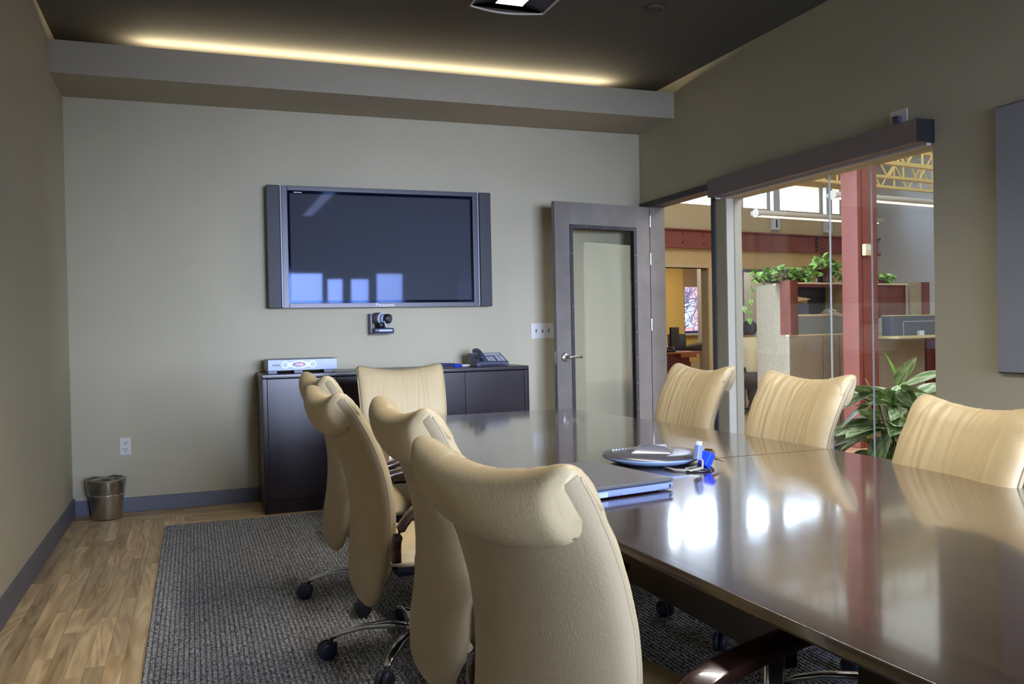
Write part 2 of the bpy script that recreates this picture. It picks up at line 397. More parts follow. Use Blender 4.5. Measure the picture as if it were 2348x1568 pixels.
# oak strips along the left wall, running towards the end wall
pw = .0665
y_front, y_back = 2.3, 6.43
for i in range(11):
    x0 = XL + .004 + i*pw; y = y_front - R.random()*.8
    while y < y_back:
        L = R.choice((.35, .5, .62, .8, 1.05, 1.3)); y1 = min(y+L, y_back)
        if y_back - y1 < .12: y1 = y_back
        bx = MB().box(-pw/2+.0006, pw/2-.0006, -(y1-y)/2+.0006, (y1-y)/2-.0006, -.02, R.uniform(-.0006, .0006))
        o = bx.build('plank', M['plank'], floor); o.location = (x0+pw/2, (y+y1)/2, 0)
        y = y1
for j in range(-5, 5):
    ya = y_back + j*.0665; x = XL + .004 if j >= 0 else XL + .004 + 11*pw
    while x < 2.9:
        L = R.choice((.6, .8, 1.1, 1.4)); x1 = min(x+L, 2.9)
        o = B(-(x1-x)/2+.0006, (x1-x)/2-.0006, -.0327, .0327, -.02, R.uniform(-.0006, .0006)).build('plank', M['plankx'], floor)
        o.location = ((x+x1)/2, ya+.033, 0); x = x1
st(B(XL-.12, XL, YR-.14, YB+.12, 0, ZC).build('wall_left', M['wall']), 'beige painted left wall of the meeting room')
st(B(XL, 3.85, YB, YB+.12, 0, ZC).build('wall_back', M['wall']), 'beige end wall behind the television')
# right wall: door opening y 5.66-6.58 up to 2.275, glass opening y 3.56-5.47 up to 2.185
wr = MB()
X0, X1 = XR, 3.84
wr.box(X0, X1, YR, 3.56, 0, ZC); wr.box(X0, X1, 3.56, 5.47, 2.185, ZC); wr.box(X0, X1, 5.47, 5.60, 0, ZC)
wr.box(X0, X1, 5.60, 6.63, 2.325, ZC); wr.box(X0, X1, 6.63, YB, 0, ZC)
st(wr.build('wall_right', M['wall']), 'beige right wall with glazed opening and doorway')
st(B(X0+.001, X1-.001, 5.462, 5.4699, 0, 2.185).build('trim_1', M['jamb']), 'jamb of the glazed opening, window light painted into its pale colour')
# rear wall with four windows
wn = [(0.75, 2.19, .95, 2.32), (2.29, 2.55, .95, 2.22), (2.71, 3.02, .95, 2.22), (3.18, 3.65, .95, 2.32)]
rb = MB(); xs = XL
for x0, x1, z0, z1 in wn:
    rb.box(xs, x0, YR-.14, YR, 0, ZC); rb.box(x0, x1, YR-.14, YR, 0, z0); rb.box(x0, x1, YR-.14, YR, z1, ZC); xs = x1
rb.box(xs, 14.0, YR-.14, YR, 0, 3.9); rb.box(XR, 14, YR-.14, YR, ZC, 3.9)
st(rb.build('wall_rear', M['wall']), 'beige rear wall with daylight windows behind the camera')
for k, (x0, x1, z0, z1) in enumerate(wn):
    wo = struct('window_%d' % (k+1), 'rear window with dark frame')
    f = MB()
    for a in ((x0, x0+.03, z0, z1), (x1-.03, x1, z0, z1), (x0+.03, x1-.03, z0, z0+.03), (x0+.03, x1-.03, z1-.03, z1)):
        f.box(a[0], a[1], YR-.10, YR-.04, a[2], a[3])
    f.build('frame', M['dark'], wo)
    B(x0+.03, x1-.03, YR-.075, YR-.07, z0+.03, z1-.03).build('pane', M['skydimglass'], wo)
st(B(XL-.12, 3.85, YR-.14, YB+.12, ZC, ZC+.1).build('ceiling', M['ceil']), 'dark ceiling of the meeting room')
# light shelf / bulkhead across the end wall
st(MB().box(XL, XR, 6.17, YB, 2.936, 2.956).box(XL, XR, 6.17, 6.19, 2.956, 3.145).box(XL, XR, 6.19, YB, 3.085, 3.105).build('trim_2', M['beam']), 'painted light shelf with hidden cove lighting on the end wall')
cv = thing('cove_lamp', 'warm strip lamp hidden on top of the light shelf below the ceiling', 'lamp', (1.45, 6.42, 3.105))
B(-1.75, 1.75, -.03, .03, 0, .012).build('housing', M['white'], cv)
MB().cyl((-1.72, 0, .02), (1.72, 0, .02), .008).build('tube_lamp', mat('tube_glow', S(255, 230, 170), .5, emis=(1, .8, .45, 1), estr=4), cv)
# baseboards
st(B(XL, .44, YB-.014, YB, 0, .105).build('baseboard_back', M['base'], bevel=.003), 'grey vinyl baseboard on the end wall')
st(B(2.42, XR, YB-.014, YB, 0, .105).build('baseboard_back', M['base'], bevel=.003), 'grey vinyl baseboard right of the cabinet')
st(B(XL, XL+.014, YR, YB-.014, 0, .125).build('baseboard_left', M['base'], bevel=.003), 'grey vinyl baseboard on the left wall')
st(B(XR-.014, XR, YR, 3.55, 0, .105).build('baseboard_right', M['base'], bevel=.003), 'grey vinyl baseboard on the right wall')

# rug: ribbed, real corrugation
rg = MB(); rx0, rx1, ry0, ry1 = -.205, 3.4, -1.2, 6.12
nr = 180; st_ = (rx1-rx0)/nr; vs = []; fs = []
pr_ = []
for i in range(nr):
    x = rx0+i*st_; pr_ += [(x, .003), (x+st_*.32, .012), (x+st_*.72, .012)]
pr_.append((rx1, .003))
n = len(pr_)
for y in (ry0, ry1): vs += [(x, y, z) for x, z in pr_]
vs += [(x, y, .0007) for y in (ry0, ry1) for x in (rx0, rx1)]
for i in range(n-1): fs.append((i, i+1, n+i+1, n+i))
fs += [(2*n, 2*n+1) + tuple(reversed(range(n))), (2*n+3, 2*n+2) + tuple(range(n, 2*n)), (0, n, 2*n+2, 2*n), (n-1, 2*n+1, 2*n+3, 2*n-1), (2*n, 2*n+2, 2*n+3, 2*n+1)]
rg.add(vs, fs); o = rg.build('area_rug', M['rug']); tag(o, 'grey ribbed area rug under the conference table and chairs', 'rug')

# ------------------------------------------------------------------ door frame and door
df = struct('door_1', 'dark grey doorway frame near the corner')
B(3.695, 3.845, 5.60, 6.745, 2.278, 2.328).build('door_head', M['dark'], df, bevel=.003)
B(3.698, 3.843, 5.60, 5.652, 0, 2.278).build('door_jamb', M['dark'], df, bevel=.003)
B(3.698, 3.843, 6.58, 6.632, 0, 2.278).build('door_jamb', M['metaldoor'], df, bevel=.003)
B(3.765, 3.79, 5.652, 5.666, 0, 2.278).build('door_stop', mat('blue_grey_stop', S(92, 102, 124), .4), df)
B(3.69, 3.698, 6.632, 6.70, 0, 2.278).build('door_casing', M['metaldoor'], df)
ph = Vector((3.675, 6.578, 0)); pf = Vector((2.722, 6.40, 0)); ax = (pf-ph); L = ax.length
dr = thing('glazed_door', 'grey framed glazed door standing open against the end wall beside the doorway', 'door', ph, math.atan2(ax.y, ax.x))
zt = 2.27; t = .0225
fr = MB()
sa, sb = .155, .15     # stiles
fr.box(0, sa, -t, t, .012, zt); fr.box(L-sb, L, -t, t, .012, zt); fr.box(sa, L-sb, -t, t, zt-.19, zt); fr.box(sa, L-sb, -t, t, .012, .27)
fr.build('door_frame', M['metaldoor'], dr, bevel=.002)
bd = MB(); q = t+.006; bw = .03
for y0, y1 in ((t, q), (-q, -t)):
    for a in ((sa-.01, sa+bw-.01, .25, zt-.18), (L-sb-bw+.01, L-sb+.01, .25, zt-.18), (sa+bw-.01, L-sb-bw+.01, zt-.18-bw, zt-.18), (sa+bw-.01, L-sb-bw+.01, .25, .25+bw)):
        bd.box(a[0], a[1], y0, y1, a[2], a[3])
bd.build('glazing_bead', M['dark'], dr)
scm = MB().lathe([(.004, 0), (.004, .0015), (.002, .003)], 8).mesh('screw', M['steel'])
for k in range(9):
    z = .35+k*.215
    for x in (sa+.005, L-sb-.005): part('screw', scm, dr, (x, q, z), (-PI/2, 0, 0))
for x in (.3, .48, .66): part('screw', scm, dr, (x, q, zt-.195), (-PI/2, 0, 0))
B(sa-.005, L-sb+.005, -.004, .004, .26, zt-.185).build('glass_pane', M['doorglass'], dr)
# lever handle near the free edge, on the room side (local +y)
h = MB(); h.lathe([(.036, 0), (.036, .008), (.03, .014)], 24, Matrix.Translation((L-.075, t, 1.02)) @ Matrix.Rotation(-PI/2, 4, 'X'))
h.cyl((L-.075, t+.012, 1.02), (L-.075, t+.06, 1.02), .012)
h.tube([(L-.07, t+.055, 1.02), (L-.10, t+.062, 1.021), (L-.15, t+.06, 1.02), (L-.205, t+.052, 1.018)], .009, 10, flat=(.006, .011))
h.build('lever_handle', M['steel'], dr, smooth=True)
h = MB(); h.lathe([(.036, 0), (.036, .008), (.03, .014)], 24, Matrix.Translation((L-.075, -t, 1.02)) @ Matrix.Rotation(PI/2, 4, 'X'))
h.tube([(L-.075, -t-.01, 1.02), (L-.075, -t-.05, 1.02), (L-.12, -t-.055, 1.02), (L-.2, -t-.05, 1.018)], .009, 10)
h.build('lever_handle', M['steel'], dr, smooth=True)
B(L, L+.002, -.012, .012, .97, 1.07).build('latch_plate', M['steel'], dr)
for z in (.28, 1.22, 1.78, 2.1): MB().cyl((-.004, t+.002, z), (-.004, t+.002, z+.1), .008).build('hinge', M['steel'], dr)

# ------------------------------------------------------------------ glazed opening, sliding panel and header
gz = struct('window_5', 'frameless glazing between the meeting room and the office')
for y0, y1, x in ((4.44, 5.462, 3.775), (3.56, 4.435, 3.775)):
    B(x-.005, x+.005, y0, y1, .002, 2.185).build('pane', M['glass'], gz)
B(3.769, 3.782, 4.4355, 4.4385, .002, 2.185).build('glass_joint', M['glassedge'], gz)
B(3.766, 3.786, 3.56, 5.462, -.001, .004).build('sill_channel', M['alu'], gz)
sd = thing('sliding_glass_door', 'frameless sliding glass panel with round pull hanging in front of the fixed glazing', 'door', (3.735, 3.8, 0))
B(-.005, .005, -.235, .235, .012, 2.18).build('glass_panel', M['glass'], sd)
B(-.0055, .0055, .235, .238, .012, 2.18).build('glass_edge', M['glassedge'], sd)
hd = thing('sliding_door_header', 'dark bronze box header over the glass opening on the right wall', 'header', (3.6475, 4.53, 2.256))
B(-.0615, .0615, -.98, .99, -.062, .062).build('header_box', M['header'], hd, bevel=.002)
B(-.0605, .0605, -.984, -.98, -.061, .061).build('end_cap', M['headend'], hd)
B(.02, .05, -.97, .95, -.075, -.062).build('door_track', M['lampbody'], hd)
MB().cyl((-.02, .95, -.07), (.04, .95, -.07), .006).build('end_bolt', M['white'], hd)
# outlet with cable just above the header
oc = thing('wall_outlet', 'white wall plate with a plugged-in cord above the dark header', 'outlet', (XR, 3.79, 2.365))
B(-.006, 0, -.062, .062, -.045, .06).build('cover_plate', M['white'], oc, bevel=.002)
MB().cyl((-.006, -.005, .005), (-.03, -.005, .005), .022).build('plug', M['phone'], oc)
MB().tube([(-.03, -.005, .012), (-.035, .01, .02), (-.03, .012, -.01), (-.022, .008, -.045)], .006).build('cord', M['black'], oc)
for y_, z_ in ((.045, -.02), (-.045, .04)): MB().cyl((-.006, y_, z_), (-.0075, y_, z_), .003).build('screw', M['steel'], oc)

# whiteboard on the right wall
wb = thing('whiteboard', 'pale grey board in thin frame on the right wall', 'board', (XR-.001, 2.1, 1.637))
B(-.018, 0, -1.05, 1.06, -.646, .646).build('backing', M['wbframe'], wb, bevel=.002)
B(-.028, -.018, -1.045, 1.055, -.641, .641).build('writing_surface', M['wbd'], wb, bevel=.004)

# ------------------------------------------------------------------ end wall fittings
def outlet(x, z):
    o = thing('wall_outlet', 'white duplex wall outlet low on the end wall above the waste bin', 'outlet', (x, YB, z))
    B(-.036, .036, -.006, 0, -.061, .061).build('cover_plate', M['white'], o, bevel=.002)
    for s in (-1, 1):
        r = MB().lathe([(.019, 0), (.019, .003)], 20, Matrix.Translation((0, -.006, s*.024)) @ Matrix.Rotation(PI/2, 4, 'X')).build('receptacle', M['white'], o)
        MB().box(-.011, -.007, -.0098, -.009, s*.024-.001, s*.024+.01).box(.007, .011, -.0098, -.009, s*.024-.001, s*.024+.01).box(-.004, .004, -.0098, -.009, s*.024-.012, s*.024-.006).build('slots', M['slot'], r)
    return o
outlet(-.47, .472)
sw = thing('light_switch', 'white four-gang light switch plate between television and open door', 'switch', (2.79, YB, 1.235))
B(-.132, .132, -.006, 0, -.064, .064).build('cover_plate', M['white'], sw, bevel=.002)
for k in range(4):
    x = -.086+k*.0573
    B(x-.006, x+.006, -.0075, -.006, -.014, .014).build('toggle_slot', M['slot'], sw)
    B(x-.004, x+.004, -.018, -.0075, 0 if k % 2 else -.008, .008 if k % 2 else 0).build('toggle', M['white'], sw)

# ------------------------------------------------------------------ television
tv = thing('television', 'large wall-mounted plasma television with side speakers on the end wall', 'television', (1.405, 6.66, 1.9))
hx, hz = .765, .4565
pb = MB(); bz = .043
B(-hx, hx, .012, .1099, -hz, hz).build('cabinet', M['tvframe'], tv, bevel=.004)
pb.box(-hx, -hx+bz, -.012, .012, -hz, hz); pb.box(hx-bz, hx, -.012, .012, -hz, hz); pb.box(-hx+bz, hx-bz, -.012, .012, hz-bz*.8, hz); pb.box(-hx+bz, hx-bz, -.012, .012, -hz, -hz+bz*.82)
pb.build('bezel', M['tvframe'], tv, bevel=.002)
B(-hx+bz, hx-bz, 0, .012, -hz+bz*.82, hz-bz*.8).build('screen_border', M['tvblack'], tv)
B(-hx+bz+.018, hx-bz-.018, -.003, 0, -hz+bz*.82+.02, hz-bz*.8-.022).build('screen', M['tvscreen'], tv)
for s in (-1, 1):
    sp = MB()
    sp.box(s*.826-.049, s*.826+.049, -.02, .05, -hz, hz).build('speaker', M['tvspk'], tv, bevel=.006)
    B(s*.77-.004, s*.77+.004, -.008, .02, -hz+.005, hz-.005).build('speaker_bracket', M['silver'], tv)
    B(s*.80-.03, s*.80+.03, .05, .1, -.3, .3).build('speaker_mount', M['black'], tv)
B(-hx+.09, -hx+.15, -.0135, -.012, hz-.052, hz-.046).build('indicator', M['silverw'], tv)
text('Panasonic', .038, tv, (0, -.0128, -hz+.017), (PI/2, 0, 0), M['letter'])

# ------------------------------------------------------------------ video camera on wall shelf
vc = thing('video_camera', 'small conference video camera on a bracket below the television', 'camera', (1.385, YB, 1.24))
B(-.095, .075, -.16, 0, -.003, .004).build('shelf', M['remote'], vc, bevel=.002)
B(-.095, -.08, -.1, 0, .004, .155).build('bracket', M['remote'], vc, bevel=.002)
B(-.08, .075, -.175, -.04, .005, .042).build('base', M['phone'], vc, bevel=.012)
B(-.045, .06, -.178, -.172, .014, .032).build('front_window', M['silver'], vc, bevel=.003)
MB().lathe([(.034, 0), (.03, .05)], 20, Matrix.Translation((-.015, -.1, .042))).build('neck', M['black'], vc, smooth=True)
hdm = Matrix.Translation((-.045, -.07, .118)) @ Matrix.Rotation(math.radians(62), 4, 'Z') @ Matrix.Rotation(math.radians(-90), 4, 'X') @ Matrix.Rotation(math.radians(180), 4, 'Y')
hdm = Matrix.Translation((-.04, -.07, .12)) @ Vector((.62, -.78, -.06)).to_track_quat('Z', 'Y').to_matrix().to_4x4()
MB().lathe([(.02, -.03), (.04, -.02), (.044, .0), (.044, .05), (.04, .055)], 26, hdm).build('camera_head', mat('camera_brown', S(92, 82, 84), .4), vc, smooth=True)
MB().lathe([(.0445, .045), (.045, .048), (.045, .053), (.0445, .056)], 26, hdm).build('trim_ring', M['silverw'], vc)
MB().lathe([(.037, .055), (.036, .09)], 26, hdm).build('lens_barrel', M['silver'], vc, smooth=True)
MB().lathe([(.034, .09), (.037, .094), (.037, .125), (.028, .13)], 26, hdm).build('lens_hood', M['black'], vc, smooth=True)
MB().lathe([(.024, .13), (.018, .132)], 20, hdm).build('lens', mat('lens_glass', S(90, 70, 90), .1), vc)
MB().tube([(.0, -.165, .115), (.0, -.17, .09), (.01, -.168, .06), (.035, -.15, .048), (.06, -.12, .05), (.07, -.1, .075)], .004).build('cradle_ring', M['silverw'], vc)

# ------------------------------------------------------------------ credenza
cb = thing('credenza', 'dark walnut storage cabinet below the television on the end wall', 'cabinet', (1.43, 6.49, 0))
cw, cf, ct = .99, -.27, .972
B(-cw, -cw+.035, cf, .27, 0, ct-.03).build('side_panel', M['cabinet'], cb, bevel=.004)
B(cw-.035, cw, cf, .27, 0, ct-.03).build('side_panel', M['cabinet'], cb, bevel=.004)
B(-cw, cw, cf, .27, ct-.03, ct).build('top_panel', M['cabinet'], cb, bevel=.005)
B(-cw+.035, cw-.035, .24, .27, .01, ct-.03).build('back_panel', M['cabinet'], cb)
B(-cw+.035, cw-.035, cf+.012, .24, .09, .11).build('bottom_panel', M['cabinet'], cb)
B(-cw+.035, cw-.035, cf+.012, cf+.03, 0, .09).build('plinth', M['cabinet'], cb)
dw = (2*cw-.07)/4
for k in range(4):
    x0 = -cw+.035+k*dw
    B(x0+.0015, x0+dw-.0015, cf+.004, cf+.024, .096, ct-.034).build('door', M['cabinet'], cb, bevel=.001)

# cable receiver
rc = thing('cable_receiver', 'silver set-top cable receiver standing on the left end of the cabinet', 'receiver', (.735, 6.48, ct))
B(-.245, .245, -.13, .16, .018, .098).build('case', mat('receiver_case', S(120, 122, 140), .4), rc, bevel=.003)
B(-.243, .243, -.139, -.13, .019, .097).build('front_panel', M['silver'], rc, bevel=.003)
def ell(cx, cz, rx, rz, y0, y1, n=28):
    m = MB(); return m.add([(cx+rx*math.cos(2*PI*i/n), y0, cz+rz*math.sin(2*PI*i/n)) for i in range(n)] + [(cx+rx*math.cos(2*PI*i/n), y1, cz+rz*math.sin(2*PI*i/n)) for i in range(n)],
        [tuple(range(n)), tuple(reversed(range(n, 2*n)))] + [((i+1) % n, i, n+i, n+(i+1) % n) for i in range(n)])
ell(-.125, .06, .025, .026, -.143, -.138).build('control_ring', M['silverw'], rc)
ell(.068, .06, .025, .026, -.143, -.138).build('control_ring', M['silverw'], rc)
ell(-.028, .06, .062, .028, -.142, -.138).build('display_surround', M['silverw'], rc)
B(-.125, .068, -.1412, -.139, .045, .075).build('surround_band', M['silverw'], rc)
ell(-.125, .06, .017, .018, -.146, -.142).build('button', M['silver'], rc)
ell(.068, .06, .017, .018, -.146, -.142).build('button', M['silver'], rc)
ell(-.028, .06, .047, .02, -.146, -.142).build('display', M['display'], rc)
text('12:00', .022, rc, (-.026, -.1465, .06), (PI/2, 0, 0), M['led'], 'display_digits')
for k in range(4): ell(-.205+k*.014, .058, .006, .007, -.1415, -.139, 12).build('button', M['phone'], rc)
B(.14, .2, -.1405, -.139, .083, .087).build('brand_strip', M['phonelight'], rc)
for x in (-.21, -.03, .18): B(x-.03, x+.03, -.12, .12, 0, .018).build('foot', M['remote'], rc)

# remote control and marker pen
rm = thing('remote_control', 'dark blue remote control lying on the cabinet left of the desk phone', 'remote', (1.845, 6.45, ct), math.radians(8))
MB().tube([(-.09, 0, .014), (-.07, 0, .018), (.0, 0, .017), (.07, 0, .014), (.1, 0, .011)], .01, 14, flat=[(.02, .009), (.026, .014), (.024, .013), (.02, .011), (.014, .008)]).build('body', M['remote'], rm, smooth=True)
for k in range(4): B(-.05+k*.03, -.035+k*.03, -.012, .012, .028, .0325).build('button', M['phonelight'], rm, bevel=.001)
pn = thing('marker_pen', 'blue and white marker pen lying beside the remote control', 'pen', (1.945, 6.43, ct), math.radians(4))
MB().cyl((-.07, 0, .009), (.0, 0, .009), .009).build('cap', M['blue'], pn, smooth=True)
MB().cyl((.0, 0, .009), (.055, 0, .009), .008).cyl((.055, 0, .009), (.07, 0, .009), .008, .003).build('barrel', M['white'], pn, smooth=True)

# desk phone
dp = thing('desk_phone', 'grey office desk phone with handset on the right end of the cabinet', 'phone', (2.165, 6.46, ct), math.radians(4))
yz = [(-.10, 0), (-.10, .028), (.07, .098), (.10, .098), (.10, 0)]
m = MB(); n = 5
m.add([(-.13, y, z) for y, z in yz]+[(.14, y, z) for y, z in yz], [(0, 1, 2, 3, 4), (9, 8, 7, 6, 5)]+[((i+1) % n, i, i+n, (i+1) % n+n) for i in range(n)])
m.build('base', M['phone'], dp, bevel=.004)
sl = math.atan2(.07, .17); SM = Matrix.Translation((0, -.10, .028)) @ Matrix.Rotation(sl, 4, 'X')
for i in range(3):
    for j in range(4): MB().box(-.02+i*.022, -.004+i*.022, .03+j*.02, .044+j*.02, .0, .005, SM).build('key', M['phonelight'], dp)
for i in range(2):
    for j in range(6): MB().box(.06+i*.035, .088+i*.035, .025+j*.016, .036+j*.016, .0, .004, SM).build('memory_key', M['phonelight'], dp)
MB().box(-.03, .12, .135, .168, 0, .006, SM).build('display', M['phonelight'], dp)
hs = [SM @ Vector((-.085, y, z)) for y, z in ((-.0, .02), (.02, .04), (.06, .052), (.11, .052), (.15, .04), (.175, .022))]
MB().tube(hs, .02, 14, flat=[(.02, .014), (.024, .016), (.019, .012), (.019, .012), (.024, .016), (.02, .014)]).build('handset', mat('handset_plastic', S(60, 62, 82), .35), dp, smooth=True)
cd = []
for k in range(90):
    a = k*.9; x = -.10+k*.0022; cd.append((x, -.115+.006*math.cos(a), .009+.006*math.sin(a)))
MB().tube(cd, .0022, 5).build('cord', M['phone'], dp)

# ------------------------------------------------------------------ waste bin
wbn = thing('waste_bin', 'brushed steel waste bin with clear plastic liner in the left corner', 'bin', (-.585, 6.60, 0))
MB().lathe([(.0, .004), (.088, .004), (.09, .0), (.094, .01), (.122, .262), (.124, .268), (.118, .268), (.09, .014), (.0, .014)], 36, cap=False).build('bucket', M['steel'], wbn, smooth=True)
MB().lathe([(.112, .168), (.116, .166), (.1165, .172), (.113, .176)], 36, cap=False).build('band', M['chrome'], wbn, smooth=True)
MB().lathe([(.121, .262), (.127, .266), (.127, .272), (.121, .274)], 36, cap=False).build('rim', M['steel'], wbn, smooth=True)
ln = MB(); nn = 48; pv = []
for k, (r, z) in enumerate(((.1, .2), (.119, .272), (.128, .28), (.1275, .25), (.123, .21), (.1195, .178))):
    for i in range(nn):
        a = 2*PI*i/nn; q = .003*math.sin(5*a+k)+.002*math.sin(13*a+2*k)
        pv.append(((r+abs(q)*.8)*math.cos(a), (r+abs(q)*.8)*math.sin(a), z+q*2.2*(k in (2, 5, 4))))
ln.add(pv, [(k*nn+i, k*nn+(i+1) % nn, (k+1)*nn+(i+1) % nn, (k+1)*nn+i) for k in range(5) for i in range(nn)])
ln.build('liner', glass_mat('liner_film', (.82, .82, .8, 1), 1.5, 2.5), wbn, smooth=True)

# ------------------------------------------------------------------ conference table
tb = thing('conference_table', 'long dark walnut boat-shaped conference table with glossy top', 'table', (1.585, 2.0, 0))
TZ = .77
def hw(y): return .70-.16*(y/2.77)**2
def outline(y0, y1, n=24, grow=0.):
    ys = [y0+(y1-y0)*i/n for i in range(n+1)]
    return [(-hw(y)-grow, y) for y in reversed(ys)] + [(hw(y)+grow, y) for y in ys]
for nme, y0, y1 in (('a', .694, 2.77), ('b', -2.77, .691)):
    o = MB().prism(outline(y0, y1), TZ-.022, TZ).build('tabletop', M['table'], tb, bevel=.003)
    MB().prism(outline(y0, y1, grow=-.035), TZ-.042, TZ-.022).build('edge_band', M['tabledark'], tb)
ap = MB(); ap.box(-.44, -.41, -.5, 1.55, .53, TZ-.042); ap.build('apron', M['tabledark'], tb)
B(.41, .44, -2.0, 2.3, .69, TZ-.042).build('apron', M['tabledark'], tb)
for y in (1.72, ):
    B(-.30, .30, y-.05, y+.05, 0.012, TZ-.042).build('pedestal', M['tabledark'], tb, bevel=.004)
B(-.36, .36, -1.6, -.62, .012, TZ-.042).build('pedestal', M['tabledark'], tb, bevel=.004)
B(-.03, .03, -.62, 1.67, .45, TZ-.042).build('spine', M['tabledark'], tb)

# ------------------------------------------------------------------ chairs
prof = smooth_tab([(0, (-.215, .240)), (.14, (-.212, .350)), (.34, (-.196, .51)), (.54, (-.204, .67)), (.74, (-.245, .83)), (.89, (-.300, .935)), (1, (-.338, .985))], 50)
wtab = [(0, .04), (.012, .085), (.035, .125), (.08, .178), (.16, .222), (.32, .254), (.55, .266), (.8, .274), (1, .276)]
def bc(s): return lerp(prof, max(0, min(1, s)))
def bn(s):
    a = bc(s-.02); b = bc(s+.02); d = Vector((b[0]-a[0], 0, b[1]-a[1])).normalized(); return d, Vector((d.z, 0, -d.x))   # up, forward
def bp(u, s, o, wf=1.):
    x, z = bc(s); t, f = bn(s); k = .036*u*u*min(1, s*1.6)
    sad = .026*abs(u)**2.2*max(0, (s-.75)/.25)
    p = Vector((x, u*lerp(wtab, s)*wf, z)) + f*(o+k) + Vector((0, 0, sad)); return p
CR_ = random.Random(21)
CREASE = [(CR_.uniform(-.7, .75), CR_.uniform(.018, .04), CR_.uniform(.0012, .0034), CR_.uniform(-.35, .25), CR_.uniform(.2, .6)) for _ in range(15)]
def wr_(u, s):                                   # leather creases of the front cushion
    e = 0
    for u0, w0, a0, sk, s0 in CREASE:
        d = u - u0 - sk*(1-s); e += -a0*math.exp(-(d/w0)**2)*max(0, min(1, (s-s0)*2.5)) + a0*.6*math.exp(-((d-1.9*w0)/(1.3*w0))**2)*max(0, min(1, (s-s0)*2.5))
    g = .0035*math.sin(s*70+9*abs(u))*max(0, (abs(u)-.80)/.2)*(1-max(0, (abs(u)-.97)/.03))*max(0, min(1, (s-.7)*4))
    return e+g
def chair_meshes():
    D = {}
    def sm(a, lo=.08): return lo+(1-lo)*a
    F = lambda u, s: bp(u*.985, .11+.89*s, .004+.052*(max(0, 1-abs(u)**5))**.5*min(1, 6*s+.25)*(1-.25*max(0, (s-.9)/.1)) + wr_(u, .11+.89*s))
    G = lambda u, s: bp(u*.985, .11+.89*s, .002)
    D['backrest'] = MB().slab(F, G, 72, 60).mesh('backrest', M['leather'], True)
    F = lambda u, s: bp(u, s, .0)
    G = lambda u, s: bp(u, s, -.004-.030*(max(0, 1-abs(u)**4))**.5*min(1, (s*14)**.5+.0))
    D['back_shell'] = MB().slab(F, G, 36, 50).mesh('back_shell', M['shell'], True)
    # headrest roll folded over the back
    loop = [(.026, -.078), (.047, -.028), (.036, .020), (.002, .038), (-.034, .026), (-.055, -.008), (-.062, -.042), (-.060, -.070), (-.050, -.090), (-.032, -.086), (-.018, -.066), (-.004, -.066), (.010, -.078)]
    lp_ = []
    nl = len(loop)
    for i in range(nl):
        p0, p1, p2, p3 = (Vector(loop[(i+d) % nl]) for d in (-1, 0, 1, 2))
        for q in range(3):
            t_ = q/3; lp_.append(.5*((2*p1)+(p2-p0)*t_+(2*p0-5*p1+4*p2-p3)*t_*t_+(3*p1-p0-3*p2+p3)*t_**3))
    h = MB(); nu, nc = 60, len(lp_); vs = []; fs = []
    for i in range(nu+1):
        u = -1+2*i/nu; e = 1-.22*abs(u)**30
        t, f = bn(.97); edge = (max(0, 1-abs(u)**6))**.5
        for k in range(nc):
            ff, tt = lp_[k]; front = max(0, min(1, (ff+.02)/.04))
            rear = max(0, min(1, (-ff-.01)/.04)); c = bp(u*(.985-.10*rear), .975, 0)
            ff2 = ff*(.22+.78*edge) if ff > 0 else ff*e
            ff2 += front*wr_(u*.965, .95)*.8
            tt2 = -.04+(tt+.04)*e
            vs.append(c + f*ff2 + t*tt2)
    for i in range(nu):
        for k in range(nc):
            j = (k+1) % nc; fs.append((i*nc+k, (i+1)*nc+k, (i+1)*nc+j, i*nc+j))
    fs.append(tuple(range(nc))); fs.append(tuple(reversed(range(nu*nc, nu*nc+nc))))
    h.add(vs, fs); D['headrest'] = h.mesh('headrest', M['leather'], True)
    for s in (-1, 1):
        D['piping%d' % s] = MB().tube([bp(s*.992, .06+.92*k/30, .003) for k in range(31)], .0042, 6).mesh('piping', M['shell'], True)
    D['seam'] = MB().tube([bp(-.9+1.8*k/24, .855-.0*k, -.032) for k in range(25)], .0022, 5).mesh('seam', M['seam'], True)
    # seat
    def seat(u, s, top):
        x = -.185+.49*s; wy = .255*(1-.10*(2*s-1)**4); e = (max(0, 1-abs(u)**5))**.4; q = (max(0, 1-abs(2*s-1)**7))**.4
        z = .485-.012*(1-(u*u))*(1-s) - .03*max(0, (s-.7)/.3)**2 if top else .40
        zc = .435; zz = zc+(z-zc)*e*q
        if top: zz += .0025*math.sin(u*30)*max(0, (s-.82)/.18)
        return Vector((x, u*wy, zz))
    D['seat'] = MB().slab(lambda u, s: seat(-u, s, True), lambda u, s: seat(-u, s, False), 44, 36).mesh('seat', M['leather'], True)
    D['seat_pan'] = MB().box(-.13, .2, -.17, .17, .375, .402).box(-.10, .1, -.07, .07, .335, .375).box(-.215, -.1, -.05, .05, .36, .385).mesh('seat_pan', M['black'])
    D['gas_column'] = MB().lathe([(.028, .13), (.028, .26), (.018, .26), (.018, .34)], 18).mesh('gas_column', M['black'], True)
    D['hub'] = MB().lathe([(.04, .075), (.05, .09), (.048, .125), (.036, .14)], 24).mesh('hub', M['chrome'], True)
    D['base_leg'] = MB().tube([(.035, 0, .108), (.12, 0, .124), (.22, 0, .118), (.30, 0, .098), (.335, 0, .082)], .01, 12, flat=[(.023, .014), (.019, .012), (.016, .010), (.014, .009), (.012, .008)]).mesh('base_leg', M['chrome'], True)
    c = MB()
